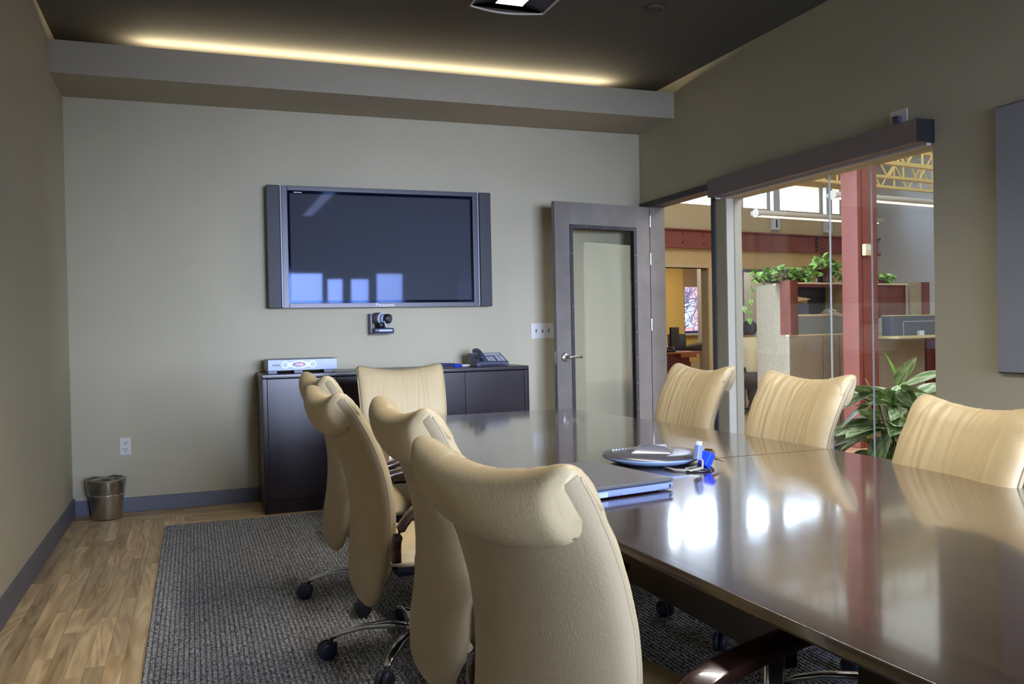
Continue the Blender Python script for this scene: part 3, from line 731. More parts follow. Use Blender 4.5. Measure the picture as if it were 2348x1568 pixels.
    for s in (-1, 1): c.lathe([(.01, -.010), (.033, -.009), (.036, -.004), (.036, .004), (.033, .009), (.01, .010)], 22, Matrix.Translation((.018, s*.0135, .036)) @ Matrix.Rotation(PI/2, 4, 'X'))
    c.cyl((0, 0, .04), (0, 0, .082), .007); c.box(-.02, .022, -.004, .004, .036, .062)
    D['caster'] = c.mesh('caster', M['caster'], True)
    arm = smooth_tab([(0, (-.165, .45)), (.15, (-.16, .54)), (.3, (-.11, .615)), (.5, (-.02, .655)), (.75, (.13, .672)), (1, (.28, .674))], 26)
    for s in (-1, 1):
        pts = [(p[0], s*(.287+.012*math.sin(PI*min(1, k))), p[1]) for k, p in arm]
        fl = [(.013+.020*min(1, max(0, (k-.1)/.35)), .013+.003*(1-k)) for k, p in arm]; fl[-1] = (.018, .008); fl[-2] = (.028, .012)
        D['armrest%d' % s] = MB().tube(pts, .02, 16, flat=fl).mesh('armrest', M['armwood'], True)
        D['arm_bracket%d' % s] = MB().tube([(.15, s*.29, .66), (.145, s*.288, .55), (.12, s*.282, .44), (.09, s*.25, .39), (.05, s*.15, .385)], .01, 12, flat=[(.006, .024)]*3+[(.02, .006)]*2).mesh('arm_bracket', M['alu'], True)
    return D
CD = chair_meshes()
def chair(label, x, y, rz, spin=0., dz=0., lean=0.):            # lean: recline of the back about its pivot, degrees
    root = thing('conference_chair', label, 'chair', (x, y, .0122), rz, 'cream leather conference chairs')
    for k in ('backrest', 'back_shell', 'headrest', 'seat', 'seat_pan'):
        if k in ('backrest', 'back_shell', 'headrest'):
            a = -math.radians(lean); pv = Vector((-.19, 0, .40)); rt = Matrix.Rotation(a, 3, 'Y')
            part(k, CD[k], root, pv - rt @ pv + Vector((0, 0, dz)), (0, a, 0))
        else: part(k, CD[k], root, (0, 0, dz))
    sh = [o for o in root.children if o.name.startswith('back_shell')][0]
    for s in (-1, 1):
        part('piping', CD['piping%d' % s], sh); part('armrest', CD['armrest%d' % s], root, (0, 0, dz)); part('arm_bracket', CD['arm_bracket%d' % s], root, (0, 0, dz))
    part('seam', CD['seam'], sh)
    part('gas_column', CD['gas_column'], root, (0, 0, 0), scale=(1, 1, 1+dz/.3)); part('hub', CD['hub'], root)
    for k in range(5):
        a = spin+2*PI*k/5
        lg = part('base_leg', CD['base_leg'], root, (0, 0, 0), (0, 0, a)); part('caster', CD['caster'], lg, (.335, 0, 0), (0, 0, R.uniform(-2, 2)))
    return root
rad = math.radians
chair('cream leather conference chair nearest the camera, seen from behind at bottom centre', .80, 1.605, rad(13), rad(-60), -.034, -1.5)
chair('cream leather conference chair just behind the nearest one on the left side of the table', .842, 2.43, rad(2), rad(160), -.012, -2)
chair('cream leather conference chair third from the camera on the left side of the table', .79, 3.235, rad(3), rad(161), -.006, 2.5)
chair('cream leather conference chair farthest along the left side of the table, by the cabinet', .81, 4.07, rad(3), rad(167), .0, -3)
chair('cream leather conference chair at the far head of the table facing the camera', 1.215, 5.12, rad(-93), rad(10), -.018)
chair('cream leather conference chair on the right side of the table in front of the doorway', 2.19, 3.92, rad(180), rad(10), -.012)
chair('cream leather conference chair on the right side between the doorway post and the leafy plant', 2.14, 3.03, rad(180), rad(180), -.016)
chair('cream leather conference chair at the right edge of the photo before the plant', 2.03, 2.11, rad(173), rad(40), -.062)

# ------------------------------------------------------------------ things on the table
lp = thing('laptop', 'closed grey laptop lying on the table behind the nearest chair', 'laptop', (1.315, 2.225, TZ), rad(100))
B(0, .41, 0, .40, .004, .024).build('base', M['laptopside'], lp, bevel=.006)
B(0, .412, 0, .402, .0255, .038).build('lid', M['laptoplid'], lp, bevel=.005)
B(-.0015, 0, .06, .19, .007, .019).build('drive_slot', M['laptopside'], lp, bevel=.0008)
B(-.0015, 0, .24, .33, .006, .02).build('battery_door', M['silver'], lp, bevel=.0008)
B(-.0015, 0, .012, .018, .009, .019).build('lock_slot', M['slot'], lp)
MB().lathe([(.010, .038), (.009, .0386)], 8, Matrix.Translation((.18, .2, 0))).build('lid_emblem', M['chrome'], lp)
for x, y in ((.03, .03), (.33, .03), (.03, .37), (.33, .37)): MB().lathe([(.008, 0), (.008, .005)], 10, Matrix.Translation((x, y, 0))).build('foot', M['black'], lp)

pd = thing('conference_phone', 'round grey speakerphone disc with raised wedge on the table beyond the laptop', 'phone', (1.525, 2.72, TZ), rad(-30))
MB().lathe([(.10, 0), (.14, .006), (.178, .022), (.18, .028)], 48).build('base', M['podside'], pd, smooth=True)
MB().lathe([(.18, .0285), (.176, .033), (.12, .038), (.0, .04)], 48, cap=False).build('top_plate', M['pod'], pd, smooth=True)
wv = [(-.08, -.06, .036), (.07, -.07, .036), (.08, .05, .036), (-.07, .06, .036), (-.045, -.03, .06), (.045, -.035, .06), (.045, .028, .06), (-.045, .032, .06)]
MB().add(wv, [(0, 3, 2, 1), (4, 5, 6, 7), (0, 1, 5, 4), (1, 2, 6, 5), (2, 3, 7, 6), (3, 0, 4, 7)]).build('wedge_speaker', mat('wedge_grey', S(88, 88, 98), .2), pd, bevel=.004)
kb = MB()
for k in range(8): kb.box(-.145+k*.011, -.138+k*.011, .02+k*.006, .03+k*.006, .036, .041)
kb.build('keypad', M['phonelight'], pd)

vg = thing('video_cable', 'grey video cable with blue plug and gold jack on the table beside the speakerphone', 'cable', (1.565, 2.49, TZ), rad(20))
cpts = [(-.05, .10, .005), (-.07, .04, .005), (-.05, -.01, .006), (-.01, -.025, .012), (.012, -.01, .03), (.008, .005, .055), (.0, .0, .07)]
MB().tube(cpts, .0045, 8).build('cable', M['cable'], vg, smooth=True)
MB().tube([(-.06, .0, .004), (-.02, -.04, .004), (.03, -.04, .004), (.06, -.01, .004), (.02, .01, .004), (-.03, .01, .005)], .003, 8).build('audio_lead', M['black'], vg, smooth=True)
pm = Matrix.Translation((.0, .0, .055)) @ Matrix.Rotation(rad(12), 4, 'Y')
MB().box(-.012, .012, -.01, .01, -.02, .03, pm).build('grey_plug', M['laptopside'], vg, bevel=.003)
MB().box(-.008, .008, -.006, .006, .03, .042, pm).build('plug_shell', M['silverw'], vg)
pm = Matrix.Translation((.035, -.005, .03)) @ Matrix.Rotation(rad(38), 4, 'Y')
MB().box(-.014, .014, -.02, .02, -.025, .03, pm).build('blue_plug', M['blue'], vg, bevel=.004)
MB().box(-.010, .010, -.015, .015, .03, .04, pm).build('blue_plug_shell', M['gold'], vg)
MB().cyl((.06, .0, .045), (.09, -.01, .030), .006).cyl((.09, -.01, .030), (.115, -.018, .018), .003, .0015).build('audio_jack', M['gold'], vg)
MB().tube([(.06, 0, .045), (.04, .02, .03), (.03, .03, .006), (-.02, .04, .004)], .003, 6).build('jack_lead', M['cable'], vg)

# ------------------------------------------------------------------ ceiling fittings
pl = thing('pendant_light', 'long louvred ceiling light hanging over the table, cut by the top of the photo', 'light', (1.56, 2.5, 2.9))
sh_ = [(-.20, .0), (-.19, .035), (-.14, .075), (-.07, .1), (0, .105), (.07, .1), (.14, .075), (.19, .035), (.20, .0), (.17, .012), (.075, .03), (.075, .085), (-.075, .085), (-.075, .03), (-.17, .012)]
m = MB(); n = len(sh_)
m.add([(x, -1.72, z) for x, z in sh_]+[(x, 1.72, z) for x, z in sh_], [(i, (i+1) % n, (i+1) % n+n, i+n) for i in range(n)]+[(0, 8, 7, 6, 5, 4, 3, 2, 1), (0, 14, 13, 12, 11, 10, 9, 8)]+[tuple(n+i for i in (1, 2, 3, 4, 5, 6, 7, 8, 0)), tuple(n+i for i in (8, 9, 10, 11, 12, 13, 14, 0))])
m.build('housing', M['fixdark'], pl)
for s in (-1, 1): MB().tube([(s*.2, -1.72, 0), (s*.2, 1.72, 0)], .006, 8).build('edge_rail', M['lampbody'], pl)
MB().tube([(-.2+.4*k/10, 1.72+.05*math.sin(PI*k/10), .0) for k in range(11)], .006, 8).build('end_rail', M['lampbody'], pl)
lvm = MB().box(-.073, .073, -.003, .003, .012, .045).mesh('louver', M['fixwhite'])
for k in range(46): part('louver', lvm, pl, (0, -1.69+k*.075, 0))
for s_ in (-1, 1): B(s_*.0735-.0012, s_*.0735+.0012, -1.7, 1.7, .015, .078).build('side_reflector', mat('gold_reflector', (.9, .72, .45, 1), .25, metal=1.), pl)
B(-.073, .073, -1.7, 1.7, .078, .084).build('diffuser', M['fixwhite'], pl)
for y in (-1.4, 1.2): MB().cyl((0, y, .1), (0, y, ZC-2.9), .003).build('suspension_cable', M['steel'], pl)
sd_ = thing('ceiling_speaker', 'small round dark ceiling disc near the right side of the ceiling', 'detector', (2.735, 4.76, ZC))
MB().lathe([(.055, 0), (.06, -.006), (.058, -.014), (.04, -.018)], 28).build('rim', M['ceil'], sd_, smooth=True)
MB().lathe([(.038, -.018), (.034, -.024)], 24).build('cover', M['dark'], sd_, smooth=True)

# ------------------------------------------------------------------ office beyond the glass (office frame)
OR = OA
def oth(name, label, cat, u, v, z=0., group=None, rz=0.): return thing(name, label, cat, off(u, v, z), OR+rz, group)
def ost(name, label=None): return struct(name, label, (0, 0, 0), OR)
ow = ost('wall_office', 'tan far wall of the office with clerestory windows')
v0, v1 = 9.9, 10.05
m = MB()
m.box(4.2, 8.05, v0, v1, 0, 2.11); m.box(8.90, 9.58, v0, v1, 0, 2.11); m.box(11.3, 12.68, v0, v1, 0, 2.11)
m.box(4.2, 12.68, v0, v1, 2.11, 3.05); m.box(4.2, 12.68, v0, v1, 3.46, 3.95); m.box(12.13, 12.68, v0, v1, 3.05, 3.46); m.box(4.2, 6.9, v0, v1, 3.05, 3.46)
m.build('wall_surface', M['officewall'], ow)
o = B(4.2, 12.68, v0-.02, v0, 2.66, 3.05).build('upper_wall', mat('upper_wall_paint', S(178, 162, 128), .8), ow)
cl = ost('window_6', 'clerestory windows high on the far office wall')
for u0, u1 in ((6.9, 8.35), (8.41, 9.6), (9.66, 10.15), (10.38, 11.32), (11.52, 11.8), (11.86, 12.13)):
    B(u0, u1, v0+.08, v0+.085, 3.05, 3.46).build('pane', M['winglass'], cl)
for u0, u1 in ((8.35, 8.41), (9.6, 9.66), (10.15, 10.38), (11.32, 11.52), (11.8, 11.86)):
    B(u0, u1, v0+.02, v0+.12, 3.05, 3.46).build('mullion', M['lampbody'], cl)
for u in (10.18, 11.36, 12.2):
    B(u, u+.14, v0-.10, v0-.02, 2.72, 3.46).build('white_bracket', M['officewall2'], ow, bevel=.01)
    B(u+.04, u+.07, v0-.106, v0-.10, 2.76, 2.88).build('bracket_slot', M['slot'], ow)
rbm = oth('steel_beam', 'long red steel beam across the far office wall', 'beam', 8.4, v0-.02)
B(-4.2, 4.27, -.015, 0, 2.41, 2.65).build('web', M['red'], rbm)
B(-4.2, 4.27, -.08, 0, 2.65, 2.67).build('flange', M['red'], rbm); B(-4.2, 4.27, -.08, 0, 2.39, 2.41).build('flange', M['red'], rbm)
bm = MB().lathe([(.012, 0), (.012, .012)], 6).mesh('bolt', M['slot'])
for u in (.0, .4, 2.9, 3.1):
    for z in (2.47, 2.6): part('bolt', bm, rbm, (u, -.015, z), (PI/2, 0, 0))
for z in (2.45, 2.51, 2.57, 2.63):
    for u in (2.78, ): part('bolt', bm, rbm, (u, -.015, z-.02), (PI/2, 0, 0), (2, 2, 2))
ps = oth('steel_post', 'slim red steel post below the beam on the far office wall', 'post', 11.42, v0-.06)
B(-.06, .06, -.03, -.02, 0, 2.39).build('flange', M['red'], ps); B(-.06, .06, .03, .04, 0, 2.39).build('flange', M['red'], ps); B(-.005, .005, -.02, .03, 0, 2.39).build('web', M['red'], ps)
st(MB().box(12.68, 12.83, -3, 14.2, 0, 3.95, Matrix.Rotation(OR, 4, 'Z')).build('wall_office_right', M['officewall2']), 'pale office side wall')
st(MB().box(4.05, 4.2, 7.5, 14.2, 0, 3.95, Matrix.Rotation(OR, 4, 'Z')).build('wall_office_left', M['officewall']), 'office side wall hidden behind the meeting room')
oc_ = MB().box(3.85, 15.5, YR-.14, 6.9, 3.9, 4.0).build('ceiling', M['officeceil']); st(oc_, 'pale roof deck of the office')
st(MB().prism([(3.85, 6.9), (15.5, 6.9), (13, 12.2), (2.0, 10.6)], 3.9, 4.0).build('ceiling', M['officeceil']), 'pale roof deck of the office at the clerestory side')
st(MB().box(3.84, 3.85, YR-.14, 6.9, ZC, 3.9).build('wall_upper', M['officewall2']), 'wall strip above the meeting room ceiling')
# doorway frame and back office
d2 = ost('door_2', 'doorway to a back office in the far wall')
fm = mat('tan_frame', S(184, 162, 124), .6)
B(8.0, 8.05, v0-.03, v1, 0, 2.16).build('door_jamb', fm, d2); B(8.90, 8.97, v0-.03, v1, 0, 2.16).build('door_jamb', fm, d2); B(8.05, 8.90, v0-.03, v1, 2.11, 2.16).build('door_head', fm, d2)
d3 = ost('door_3', 'wide opening to a bright back office')
B(9.58, 9.61, v0-.02, v1, 0, 2.11).build('door_jamb', M['wbframe'], d3); B(9.61, 11.3, v0-.02, v1, 2.07, 2.11).build('door_head', M['wbframe'], d3)
bw_ = ost('wall_back_office', 'yellow walls of the back office')
va, vb = 14.0, 14.15
m = MB(); m.box(4.2, 11.93, va, vb, 0, 2.9); m.box(12.6, 12.68, va, vb, 0, 2.9)
m.box(11.93, 12.6, va, vb, 0, 1.1); m.box(11.93, 12.6, va, vb, 2.6, 2.9)
m.build('wall_surface', M['yellow'], bw_)
B(11.5, 11.6, v1+.01, va-.9, 0, 2.9).build('partition', M['officewall2'], bw_)
st(MB().box(4.2, 12.83, v1, vb, 2.9, 3.0, Matrix.Rotation(OR, 4, 'Z')).build('ceiling', M['officeceil']), 'back office ceiling')
wq = ost('window_7', 'tall back office window')
f = MB(); f.box(11.93, 11.97, va+.03, va+.1, 1.1, 2.6).box(12.56, 12.6, va+.03, va+.1, 1.1, 2.6).box(11.97, 12.56, va+.03, va+.1, 1.1, 1.15).box(11.97, 12.56, va+.03, va+.1, 2.55, 2.6)
f.build('frame', mat('blue_frame', S(60, 70, 120), .5), wq); B(11.97, 12.56, va+.06, va+.064, 1.15, 2.55).build('pane', M['viewdimglass'], wq)
B(11.88, 12.65, va-.08, va, 1.06, 1.1).build('sill', M['white'], wq)
bl = oth('roller_blind', 'tan roller blind half lowered over the back office window', 'blind', 12.265, va-.03, 2.07)
B(-.36, .36, -.003, .003, 0, .53).build('blind_sheet', M['blind'], bl); MB().cyl((-.37, 0, .545), (.37, 0, .545), .02).build('roller', M['white'], bl); B(-.36, .36, -.006, .006, -.012, 0).build('bottom_bar', M['white'], bl)
# outside: building and bare tree
bd_ = oth('brick_building', 'distant pale brick building seen through the back office window', 'building', 15.5, 22)
B(-6, 6, 0, 4, -3, 6).build('wall', M['brick'], bd_)
for i in range(9):
    for j in range(5): B(-5.4+i*1.2, -4.8+i*1.2, -.06, -.01, -1.8+j*1.5, -.9+j*1.5).build('window', M['white'], bd_)
tr = oth('bare_tree', 'bare branching tree outside the back office window', 'tree', 14.2, 18.2, -3)
tm = MB(); tm.tube([(0, 0, 0), (.05, 0, 1.5), (-.05, 0, 3), (.05, 0, 4.2)], [.14, .12, .1, .08], 8); tm.build('trunk', M['bark'], tr)
RT = random.Random(3)
br = MB()
def branch(p, d, r, n_):
    q = p + d; mid = (p+q)/2 + Vector((RT.uniform(-.05, .05), 0, RT.uniform(-.05, .05)))
    br.tube([p, mid, q], [r, r*.85, r*.7], 5)
    if n_:
        for _ in range(3):
            e = Vector((d.x*.7+RT.uniform(-.5, .5), RT.uniform(-.2, .2), d.z*.7+RT.uniform(-.15, .4)))*.85
            branch(q, e, r*.66, n_-1)
for z, dx in ((2.9, -.6), (3.3, .7), (3.7, -.6), (4.0, .5), (4.2, .1), (4.2, -.4)): branch(Vector((0, 0, z)), Vector((dx, 0, .5)), .05, 4)
br.build('branches', M['bark'], tr)
# ground outside
st(MB().box(3, 30, 14.3, 60, -4.2, -4.0, Matrix.Rotation(OR, 4, 'Z')).build('ground', M['carpark']), 'pale ground outside')

# back office furniture
dk = oth('desk', 'oak desk in the back office seen through the doorway', 'desk', 10.3, 12.1)
B(-.75, 1.0, -.3, .4, .765, .795).build('desktop', M['desk'], dk, bevel=.004)
B(-.75, -.1, -.25, -.22, .1, .765).build('modesty_panel', M['redwood'], dk)
for x in (-.74, .95): B(x, x+.04, -.25, .35, 0, .765).build('side_panel', M['desk'], dk)
B(-.35, .0, -.32, -.2, .70, .765).build('keyboard_tray', M['desk'], dk)
B(.18, .28, -.28, -.2, 0, .765).build('cream_leg', M['cream'], dk); B(-.08, .1, -.26, -.2, .1, .62).build('cream_drawer', M['cream'], dk)
mo = oth('monitor', 'black flat monitor standing on the oak desk', 'monitor', 10.2, 12.25, .795, rz=rad(28))
B(-.19, .19, -.015, .015, .10, .44).build('screen', M['black'], mo, bevel=.004); B(-.03, .03, .015, .035, .02, .3).build('stand', M['silver'], mo); MB().lathe([(.09, 0), (.085, .015)], 20).build('foot', M['silver'], mo)
bg_ = oth('shoulder_bag', 'dark grey shoulder bag lying on the oak desk', 'bag', 10.65, 11.98, .795, rz=rad(5))
MB().tube([(-.42, 0, .05), (-.3, 0, .07), (0, 0, .085), (.3, 0, .085), (.4, 0, .08)], .08, 14, flat=[(.05, .03), (.1, .06), (.12, .08), (.12, .08), (.1, .07)]).build('body', mat('bag_fabric', S(60, 62, 54), .8), bg_, smooth=True)
MB().tube([(-.1, -.08, .13), (.0, -.1, .2), (.15, -.08, .24), (.25, -.05, .15)], .012, 6).build('strap', M['navy'], bg_)
kp = oth('telephone', 'small black phone at the left end of the oak desk', 'phone', 9.85, 12.0, .795)
MB().box(-.1, .1, -.08, .08, 0, .05).build('base', M['black'], kp, bevel=.01); MB().tube([(-.09, 0, .06), (0, 0, .08), (.1, 0, .06)], .02, 8).build('handset', M['black'], kp, smooth=True)
oc2 = oth('office_chair', 'black swivel chair behind the desk in the back office', 'chair', 10.85, 12.75, rz=rad(-100))
MB().lathe([(.24, .46), (.25, .5), (.2, .54)], 20).build('seat', M['navy'], oc2, smooth=True); MB().tube([(-.24, 0, .6), (-.26, 0, .85), (-.28, 0, 1.1)], .1, 12, flat=(.2, .03)).build('backrest', M['navy'], oc2, smooth=True)
MB().cyl((0, 0, .08), (0, 0, .46), .03).build('column', M['black'], oc2)
for k in range(5): MB().tube([(0, 0, .1), (.3*math.cos(k*1.257), .3*math.sin(k*1.257), .04)], .02, 6).build('base_leg', M['black'], oc2)

# seated person beyond the glass
pp = oth('person', 'seated person with dark hair and beige shirt, back turned, beyond the glass', 'person', 8.86, 9.0, 0, rz=rad(60))
def skin_body(name, verts, edges, radii, m, parent, sub=2, root=0):
    me = bpy.data.meshes.new(name); me.from_pydata(verts, edges, []); me.update(); me.materials.append(m)
    o = bpy.data.objects.new(name, me); col.objects.link(o); o.parent = parent
    md = o.modifiers.new('skin', 'SKIN'); md.use_smooth_shade = True
    for i, r in enumerate(radii): me.skin_vertices[0].data[i].radius = r if isinstance(r, tuple) else (r, r)
    me.skin_vertices[0].data[root].use_root = True
    s = o.modifiers.new('subdivision', 'SUBSURF'); s.levels = sub; s.render_levels = sub
    return o
V_ = [(0, 0, .52), (0, 0, .70), (.02, 0, .88), (.03, 0, 1.0), (.05, 0, 1.08), (.07, 0, 1.16), (.08, 0, 1.23),
      (.02, .19, .98), (.08, .25, .78), (.30, .2, .72), (.38, .17, .73), (.02, -.19, .98), (.08, -.25, .78), (.30, -.2, .72), (.38, -.17, .73),
      (.02, .1, .52), (.44, .12, .52), (.42, .12, .12), (.55, .12, .06), (.02, -.1, .52), (.44, -.12, .52), (.42, -.12, .12), (.55, -.12, .06)]
E_ = [(0, 1), (1, 2), (2, 3), (3, 4), (4, 5), (5, 6), (3, 7), (7, 8), (8, 9), (9, 10), (3, 11), (11, 12), (12, 13), (13, 14), (0, 15), (15, 16), (16, 17), (17, 18), (0, 19), (19, 20), (20, 21), (21, 22)]
R_ = [(.13, .10), (.12, .09), (.13, .09), (.09, .07), .05, .085, .07, .075, .05, .04, .035, .075, .05, .04, .035, .09, .07, .05, .04, .09, .07, .05, .04]
skin_body('body', V_, E_, R_, M['skin'], pp)
SV = [(0, 0, .50), (0, 0, .70), (.02, 0, .88), (.03, 0, 1.01), (.02, .20, .99), (.08, .26, .78), (.24, .22, .73), (.02, -.20, .99), (.08, -.26, .78), (.24, -.22, .73), (.045, 0, 1.07)]
skin_body('shirt', SV, [(0, 1), (1, 2), (2, 3), (3, 4), (4, 5), (5, 6), (3, 7), (7, 8), (8, 9), (3, 10)], [(.19, .15), (.18, .14), (.2, .15), (.15, .12), .095, .07, .06, .095, .07, .06, .075], M['shirt'], pp)
skin_body('trousers', [(0, 0, .5), (.02, .1, .52), (.45, .12, .53), (.42, .12, .12), (.02, -.1, .52), (.45, -.12, .53), (.42, -.12, .12)], [(0, 1), (1, 2), (2, 3), (0, 4), (4, 5), (5, 6)], [.15, .11, .085, .065, .11, .085, .065], M['pants'], pp)
MB().lathe([(.03, -.11), (.085, -.07), (.105, -.01), (.10, .06), (.06, .105), (.0, .115)], 22, Matrix.Translation((.055, 0, 1.2)), cap=False).build('hair', M['hair'], pp, smooth=True)
oc3 = oth('task_chair', 'black task chair under the seated person beyond the glass', 'chair', 8.86, 9.0, 0, rz=rad(60))
MB().lathe([(.2, .36), (.24, .39), (.22, .42)], 20).build('seat', M['navy'], oc3, smooth=True)
MB().tube([(-.22, 0, .42), (-.25, 0, .5), (-.25, 0, .60)], .1, 12, flat=(.19, .025)).build('backrest', mat('chair_shell_dark', S(70, 56, 52), .6), oc3, smooth=True)
MB().cyl((0, 0, .06), (0, 0, .38), .03).build('column', M['black'], oc3)
for k in range(5): MB().tube([(0, 0, .1), (.28*math.cos(k*1.257), .28*math.sin(k*1.257), .03)], .02, 6).build('base_leg', M['black'], oc3)

# red column with thermostat
rc_ = oth('steel_column', 'red steel column standing in the office behind the glass', 'column', 7.36, 5.95)
B(-.14, .14, -.1, .1, 0, 3.9).build('tube', M['red'], rc_, bevel=.008)
B(-.08, .14, -.106, -.1, 0, 3.9).build('cover_strip', M['red'], rc_)
th = oth('thermostat', 'small cream control box fixed to the red column', 'thermostat', 7.31, 5.82, 1.97)
B(-.045, .05, -.03, .02, -.055, .06).build('case', M['cream'], th, bevel=.006); B(-.03, .035, -.033, -.03, .0, .04).build('window', M['white'], th)

# trusses
def truss(v, z, u0, u1, label):
    t_ = oth('roof_truss', label, 'truss', (u0+u1)/2, v, z, 'yellow roof trusses')
    h2 = (u1-u0)/2
    B(-h2, h2, -.03, .03, 0, .035).build('bottom_chord', M['truss'], t_); B(-h2, h2, -.03, .03, .34, .375).build('top_chord', M['truss'], t_)
    wm = MB().tube([(0, 0, .03), (.26, 0, .345)], .012, 6).mesh('web_rod', M['truss']); k = -h2+.05
    vm = MB().tube([(0, 0, .03), (0, 0, .345)], .012, 6).mesh('web_rod', M['truss'])
    while k < h2-.55:
        part('web_rod', wm, t_, (k, 0, 0)); part('web_rod', vm, t_, (k+.26, 0, 0)); part('web_rod', wm, t_, (k+.52, 0, 0), (0, 0, PI)); k += .56
truss(6.1, 2.92, 6.6, 10.6, 'yellow steel roof truss nearest the glass, behind the red column top')
truss(6.9, 2.97, 6.8, 11.4, 'yellow steel roof truss in the middle of the office')
truss(7.75, 3.05, 7.2, 12.0, 'yellow steel roof truss farthest from the glass, just before the clerestory')
# linear lamps
def olamp(u0, u1, v, z, label):
    h2 = (u1-u0)/2
    l_ = oth('linear_lamp', label, 'lamp', (u0+u1)/2, v, z, 'linear office lamps')
    MB().tube([(-h2, 0, 0), (h2, 0, 0)], .1, 16, flat=(.10, .035)).build('housing', M['lampbody'], l_, smooth=True)
    B(-h2+.06, h2-.06, -.05, .05, -.042, -.034).build('diffuser', M['lampglow'], l_)
    MB().cyl((-h2-.01, 0, 0), (-h2, 0, 0), .06).build('end_cap', M['white'], l_)
    for x in (-h2+.15, h2-.15): MB().cyl((x, 0, .03), (x, 0, 3.9-z), .004).build('suspension_rod', M['lampbody'], l_)
olamp(8.50, 10.95, 8.5, 2.735, 'long hanging linear lamp below the clerestory windows')
olamp(8.93, 11.9, 7.6, 2.87, 'long hanging linear lamp passing behind the red column below the trusses')
olamp(7.9, 10.5, 5.4, 2.62, 'hanging lamp at the upper right corner of the glass opening')

# cubicle
cu = oth('cubicle', 'office cubicle with beige fabric panels and cherry trim beyond the glass', 'cubicle', 6.84, 6.4)
for a, b in ((0, .49), (.495, .75), (.755, 1.09)): B(a, b-.003, 0, .05, .05, 1.125).build('fabric_panel', M['fabric'], cu, bevel=.004)
B(0, 2.2, 0, .05, 1.125, 1.14).build('top_trim', M['cream'], cu); B(0, 2.2, .005, .045, 0, .05).build('kick_plate', M['fabric2'], cu)
B(1.11, 2.17, 0, .05, .05, 1.09).build('fabric_panel', M['fabric'], cu, bevel=.004)
B(2.18, 2.36, -.02, .06, 0, 1.10).build('end_post', M['redwood'], cu)
MB().box(-.01, .03, .06, .82, .02, 1.68, Matrix.Rotation(rad(-22.5), 4, 'Z')).build('side_panel', M['fabric'], cu, label='tall fabric side panel')
B(0, .11, -.02, .12, 1.14, 1.70).build('end_post', M['redwood'], cu)
B(.11, 1.0, .05, .09, 1.14, 1.33).build('backing_panel', M['fabric2'], cu)
bn_ = oth('overhead_bin', 'cream and cherry overhead shelf bin on top of the cubicle panel, open on the left', 'shelf', 6.95, 6.45, 1.32)
B(.02, .80, 0, .24, 0, .03).build('shelf_board', M['cream'], bn_); B(.765, .80, 0, .24, .03, .34).build('divider', M['cream'], bn_); B(.10, .80, .24, .255, 0, .34).build('back_board', M['slot'], bn_)
B(-.01, 1.86, -.03, .26, .345, .362).build('top_board', M['cream'], bn_, bevel=.002); B(0, .9, -.01, 0, .315, .345).build('top_rail', M['redwood'], bn_)
B(.80, 1.80, 0, .02, -.02, .345).build('bin_door', M['redwood'], bn_); B(.82, 1.8, .02, .26, 0, .02).build('bin_floor', M['redwood'], bn_)
B(1.80, 2.0, -.06, -.03, -.24, .375).build('end_fabric', M['fabric'], bn_); B(2.0, 2.13, -.07, -.02, -.24, .38).build('end_post', M['redwood'], bn_)
fo = oth('folder_stack', 'manila folders standing in the open overhead shelf', 'folder', 7.1, 6.52, 1.35)
MB().box(-.13, .0, 0, .01, 0, .22, Matrix.Rotation(rad(-8), 4, 'Y')).box(-.12, .15, .02, .03, .06, .19, Matrix.Rotation(rad(6), 4, 'Y')).box(-.1, .17, -.03, .04, .14, .15, Matrix.Rotation(rad(-6), 4, 'Y')).build('folder', M['paper'], fo)
B(-.0, .16, .0, .1, 0, .12).build('tray', M['phone'], fo)
pa = oth('paper_pile', 'crumpled white papers at the right of the open overhead shelf', 'papers', 7.55, 6.5, 1.35)
for k in range(4): MB().box(-.1, .1, -.06, .06, .004*k+.001, .004*k+.004, Matrix.Rotation(rad(k*11-10), 4, 'Z')).build('sheet', M['paperw'], pa)
MB().tube([(-.05, 0, .02), (0, 0, .045), (.06, 0, .03)], .02, 8, flat=(.05, .012)).build('crumpled_sheet', M['paperw'], pa)
pr2 = oth('printer', 'dark boxy printer standing on the cubicle counter at the right of the glass', 'printer', 8.66, 6.25, 1.10)
B(-.46, .47, -.05, .1, 0, .215).build('body', M['phone'], pr2, bevel=.012)
B(-.462, .472, -.052, .1, .215, .225).build('top_edge', M['cream'], pr2)
fl_ = MB(); fl_.box(-.30, .28, -.056, -.05, .15, .158).box(-.30, -.292, -.056, -.05, .0, .15).box(.272, .28, -.056, -.05, .0, .15); fl_.build('front_outline', M['phonelight'], pr2)
B(-.06, .02, -.08, -.05, .0, .05).build('connector', M['silverw'], pr2)
MB().box(-.5, .5, -.15, .12, -.03, -.0005).build('stand_board', M['cream'], pr2)
bk = oth('book', 'red book standing behind the printer by the wall edge', 'book', 9.24, 6.3, .95)
B(-.04, .04, 0, .12, 0, .18).build('cover', mat('red_cover', S(170, 40, 50), .5), bk, bevel=.003); B(-.03, .03, .003, .122, .004, .176).build('pages', M['paperw'], bk)
B(-.06, .06, 0, .2, -.95, 0).build('stand', M['navy'], bk)

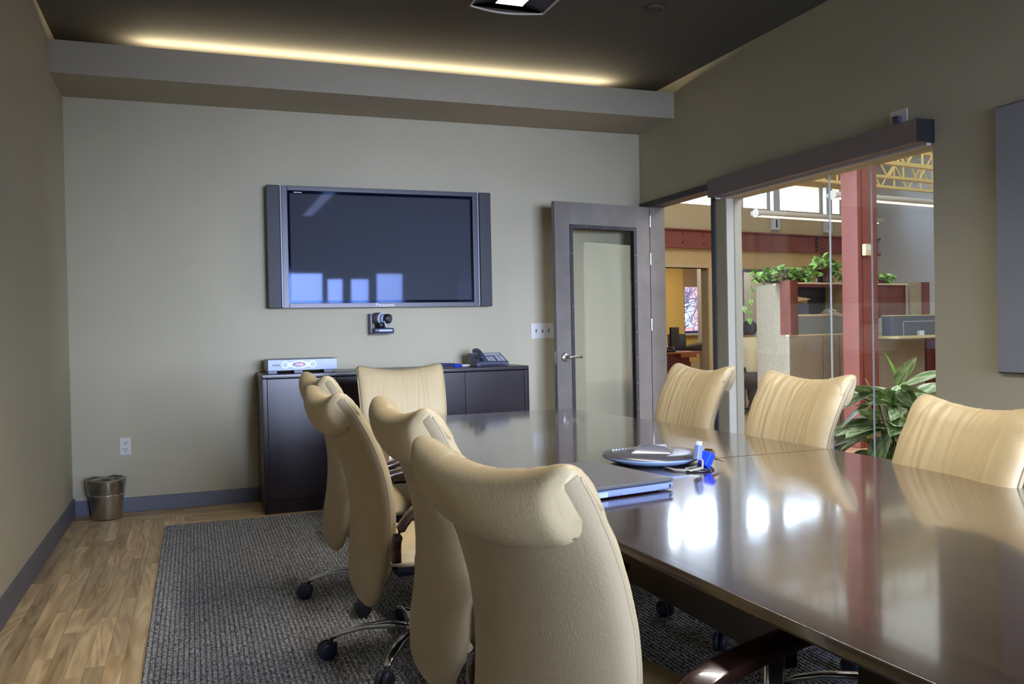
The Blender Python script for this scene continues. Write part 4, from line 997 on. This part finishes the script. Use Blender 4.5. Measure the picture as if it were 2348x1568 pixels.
# ------------------------------------------------------------------ plants
def leaf_mesh(name, L_, W_, bend, m, n=7):
    f = MB(); vs = []; fs = []
    for i in range(n+1):
        t_ = i/n; x = L_*t_; w_ = W_*(math.sin(PI*t_**.8)**.8 if 0 < t_ < 1 else .02); z = -bend*L_*t_*t_
        vs += [(x, -w_, z+.18*w_), (x, 0, z-.02*w_), (x, w_, z+.18*w_)]
    for i in range(n):
        a = i*3; fs += [(a, a+3, a+4, a+1), (a+1, a+4, a+5, a+2)]
    return f.add(vs, fs).mesh(name, m, True)
pt = thing('leafy_plant', 'large variegated leafy floor plant in a pot behind the glass', 'plant', (4.28, 4.42, 0))
MB().lathe([(.0, 0), (.12, 0), (.17, .28), (.18, .3), (.165, .3), (.15, .26), (.0, .26)], 28, cap=False).build('pot', M['pot'], pt, smooth=True)
MB().lathe([(.15, .262), (.0, .266)], 20, cap=False).build('soil', M['soil'], pt)
LM = [leaf_mesh('leaf', .30, .070, .35, M['aglo']), leaf_mesh('leaf', .25, .060, .15, M['aglo']), leaf_mesh('leaf', .22, .045, .1, M['aglo2'])]
RP = random.Random(11)
for k in range(100):
    lvl = RP.random(); a = RP.uniform(0, 2*PI); hgt = .34+.50*lvl; rr = RP.uniform(.03, .24)*(1.1-.5*lvl)
    b_ = Vector((rr*math.cos(a), rr*math.sin(a), hgt))
    pitch = rad(RP.uniform(-20, 25)+ (-35*lvl if RP.random() < .6 else 10))
    mesh_ = LM[2] if (k % 7 == 0) else RP.choice(LM[:2])
    part('leaf', mesh_, pt, b_, (RP.uniform(-.5, .5), pitch+.35*(1-lvl), a+RP.uniform(-.5, .5)), (RP.uniform(.8, 1.2),)*3)
    if k % 2 == 0:
        MB().tube([(.03*math.cos(a), .03*math.sin(a), .26), (rr*.6*math.cos(a), rr*.6*math.sin(a), .26+(hgt-.26)*.6), b_], .005, 5).build('stem', M['stem'], pt, smooth=True)
part('leaf', LM[2], pt, (.02, .0, .82), (0, rad(-72), rad(110)), (1.15, .5, 1)); part('leaf', LM[1], pt, (-.08, .1, .66), (rad(70), rad(-55), rad(60)), (1.1, 1.3, 1))
PM = [leaf_mesh('leaf', .07, .026, .2, M['pothos'], 4), leaf_mesh('leaf', .06, .024, .5, M['pothos'], 4)]
def pothos(label, u, v, z, hu, hh, nl, pot, seed, spread=.07, hang=False):
    p_ = oth('trailing_plant', label, 'plant', u, v, z, 'trailing plants on the cubicle')
    Q = random.Random(seed)
    if pot:
        MB().lathe([(.0, 0), (.075, 0), (.085, .012), (.07, .014), (.09, .15), (.098, .155), (.085, .155), (0, .14)], 20, cap=False).build('pot', M['pot'], p_, smooth=True)
    else:
        B(-hu*.8, hu*.8, -.05, .05, 0, .05).build('planter_tray', M['pot'], p_)
    for k in range(6):
        x = Q.uniform(-hu*.8, hu*.8); MB().tube([(x*.3, 0, .03), (x*.7, Q.uniform(-.05, .05), .04+Q.random()*hh), (x, Q.uniform(-.05, 0), Q.random()*hh)], .004, 5).build('vine', M['stem'], p_, smooth=True)
    for k in range(nl):
        x = Q.uniform(-hu, hu); t_ = 1-abs(x)/hu*.5
        zz = .02+Q.random()*hh*t_ + (.10 if pot else 0)*t_
        part('leaf', Q.choice(PM), p_, (x, Q.uniform(-spread, spread), zz), (Q.uniform(-.9, .9), Q.uniform(-.9, .6), Q.uniform(-PI, 0.4)), (Q.uniform(.8, 1.25),)*3)
    if hang:
        pts = [(-hu, -.03, .05), (-hu-.06, -.05, .02), (-hu-.10, -.06, -.10), (-hu-.12, -.06, -.30)]
        MB().tube(pts, .004, 5).build('vine', M['stem'], p_, smooth=True)
        for q_ in ((-hu-.08, -.05, -.04), (-hu-.11, -.06, -.17), (-hu-.12, -.06, -.28), (-hu-.13, -.06, -.36), (-hu-.2, -.06, -.24)):
            part('leaf', PM[0], p_, q_, (.6, 1.1, -1.2), (1.1,)*3)
    return p_
pothos('trailing green plant at the left end of the cubicle top, one vine hanging down', 6.98, 6.62, 1.684, .42, .15, 230, False, 5, hang=True)
pothos('bushy green plant in a brown pot on the cubicle top beside the red column', 7.60, 6.62, 1.684, .26, .2, 150, True, 6)
pothos('low trailing green plant on the cubicle top right of the red column', 8.28, 6.62, 1.684, .40, .12, 230, False, 8)
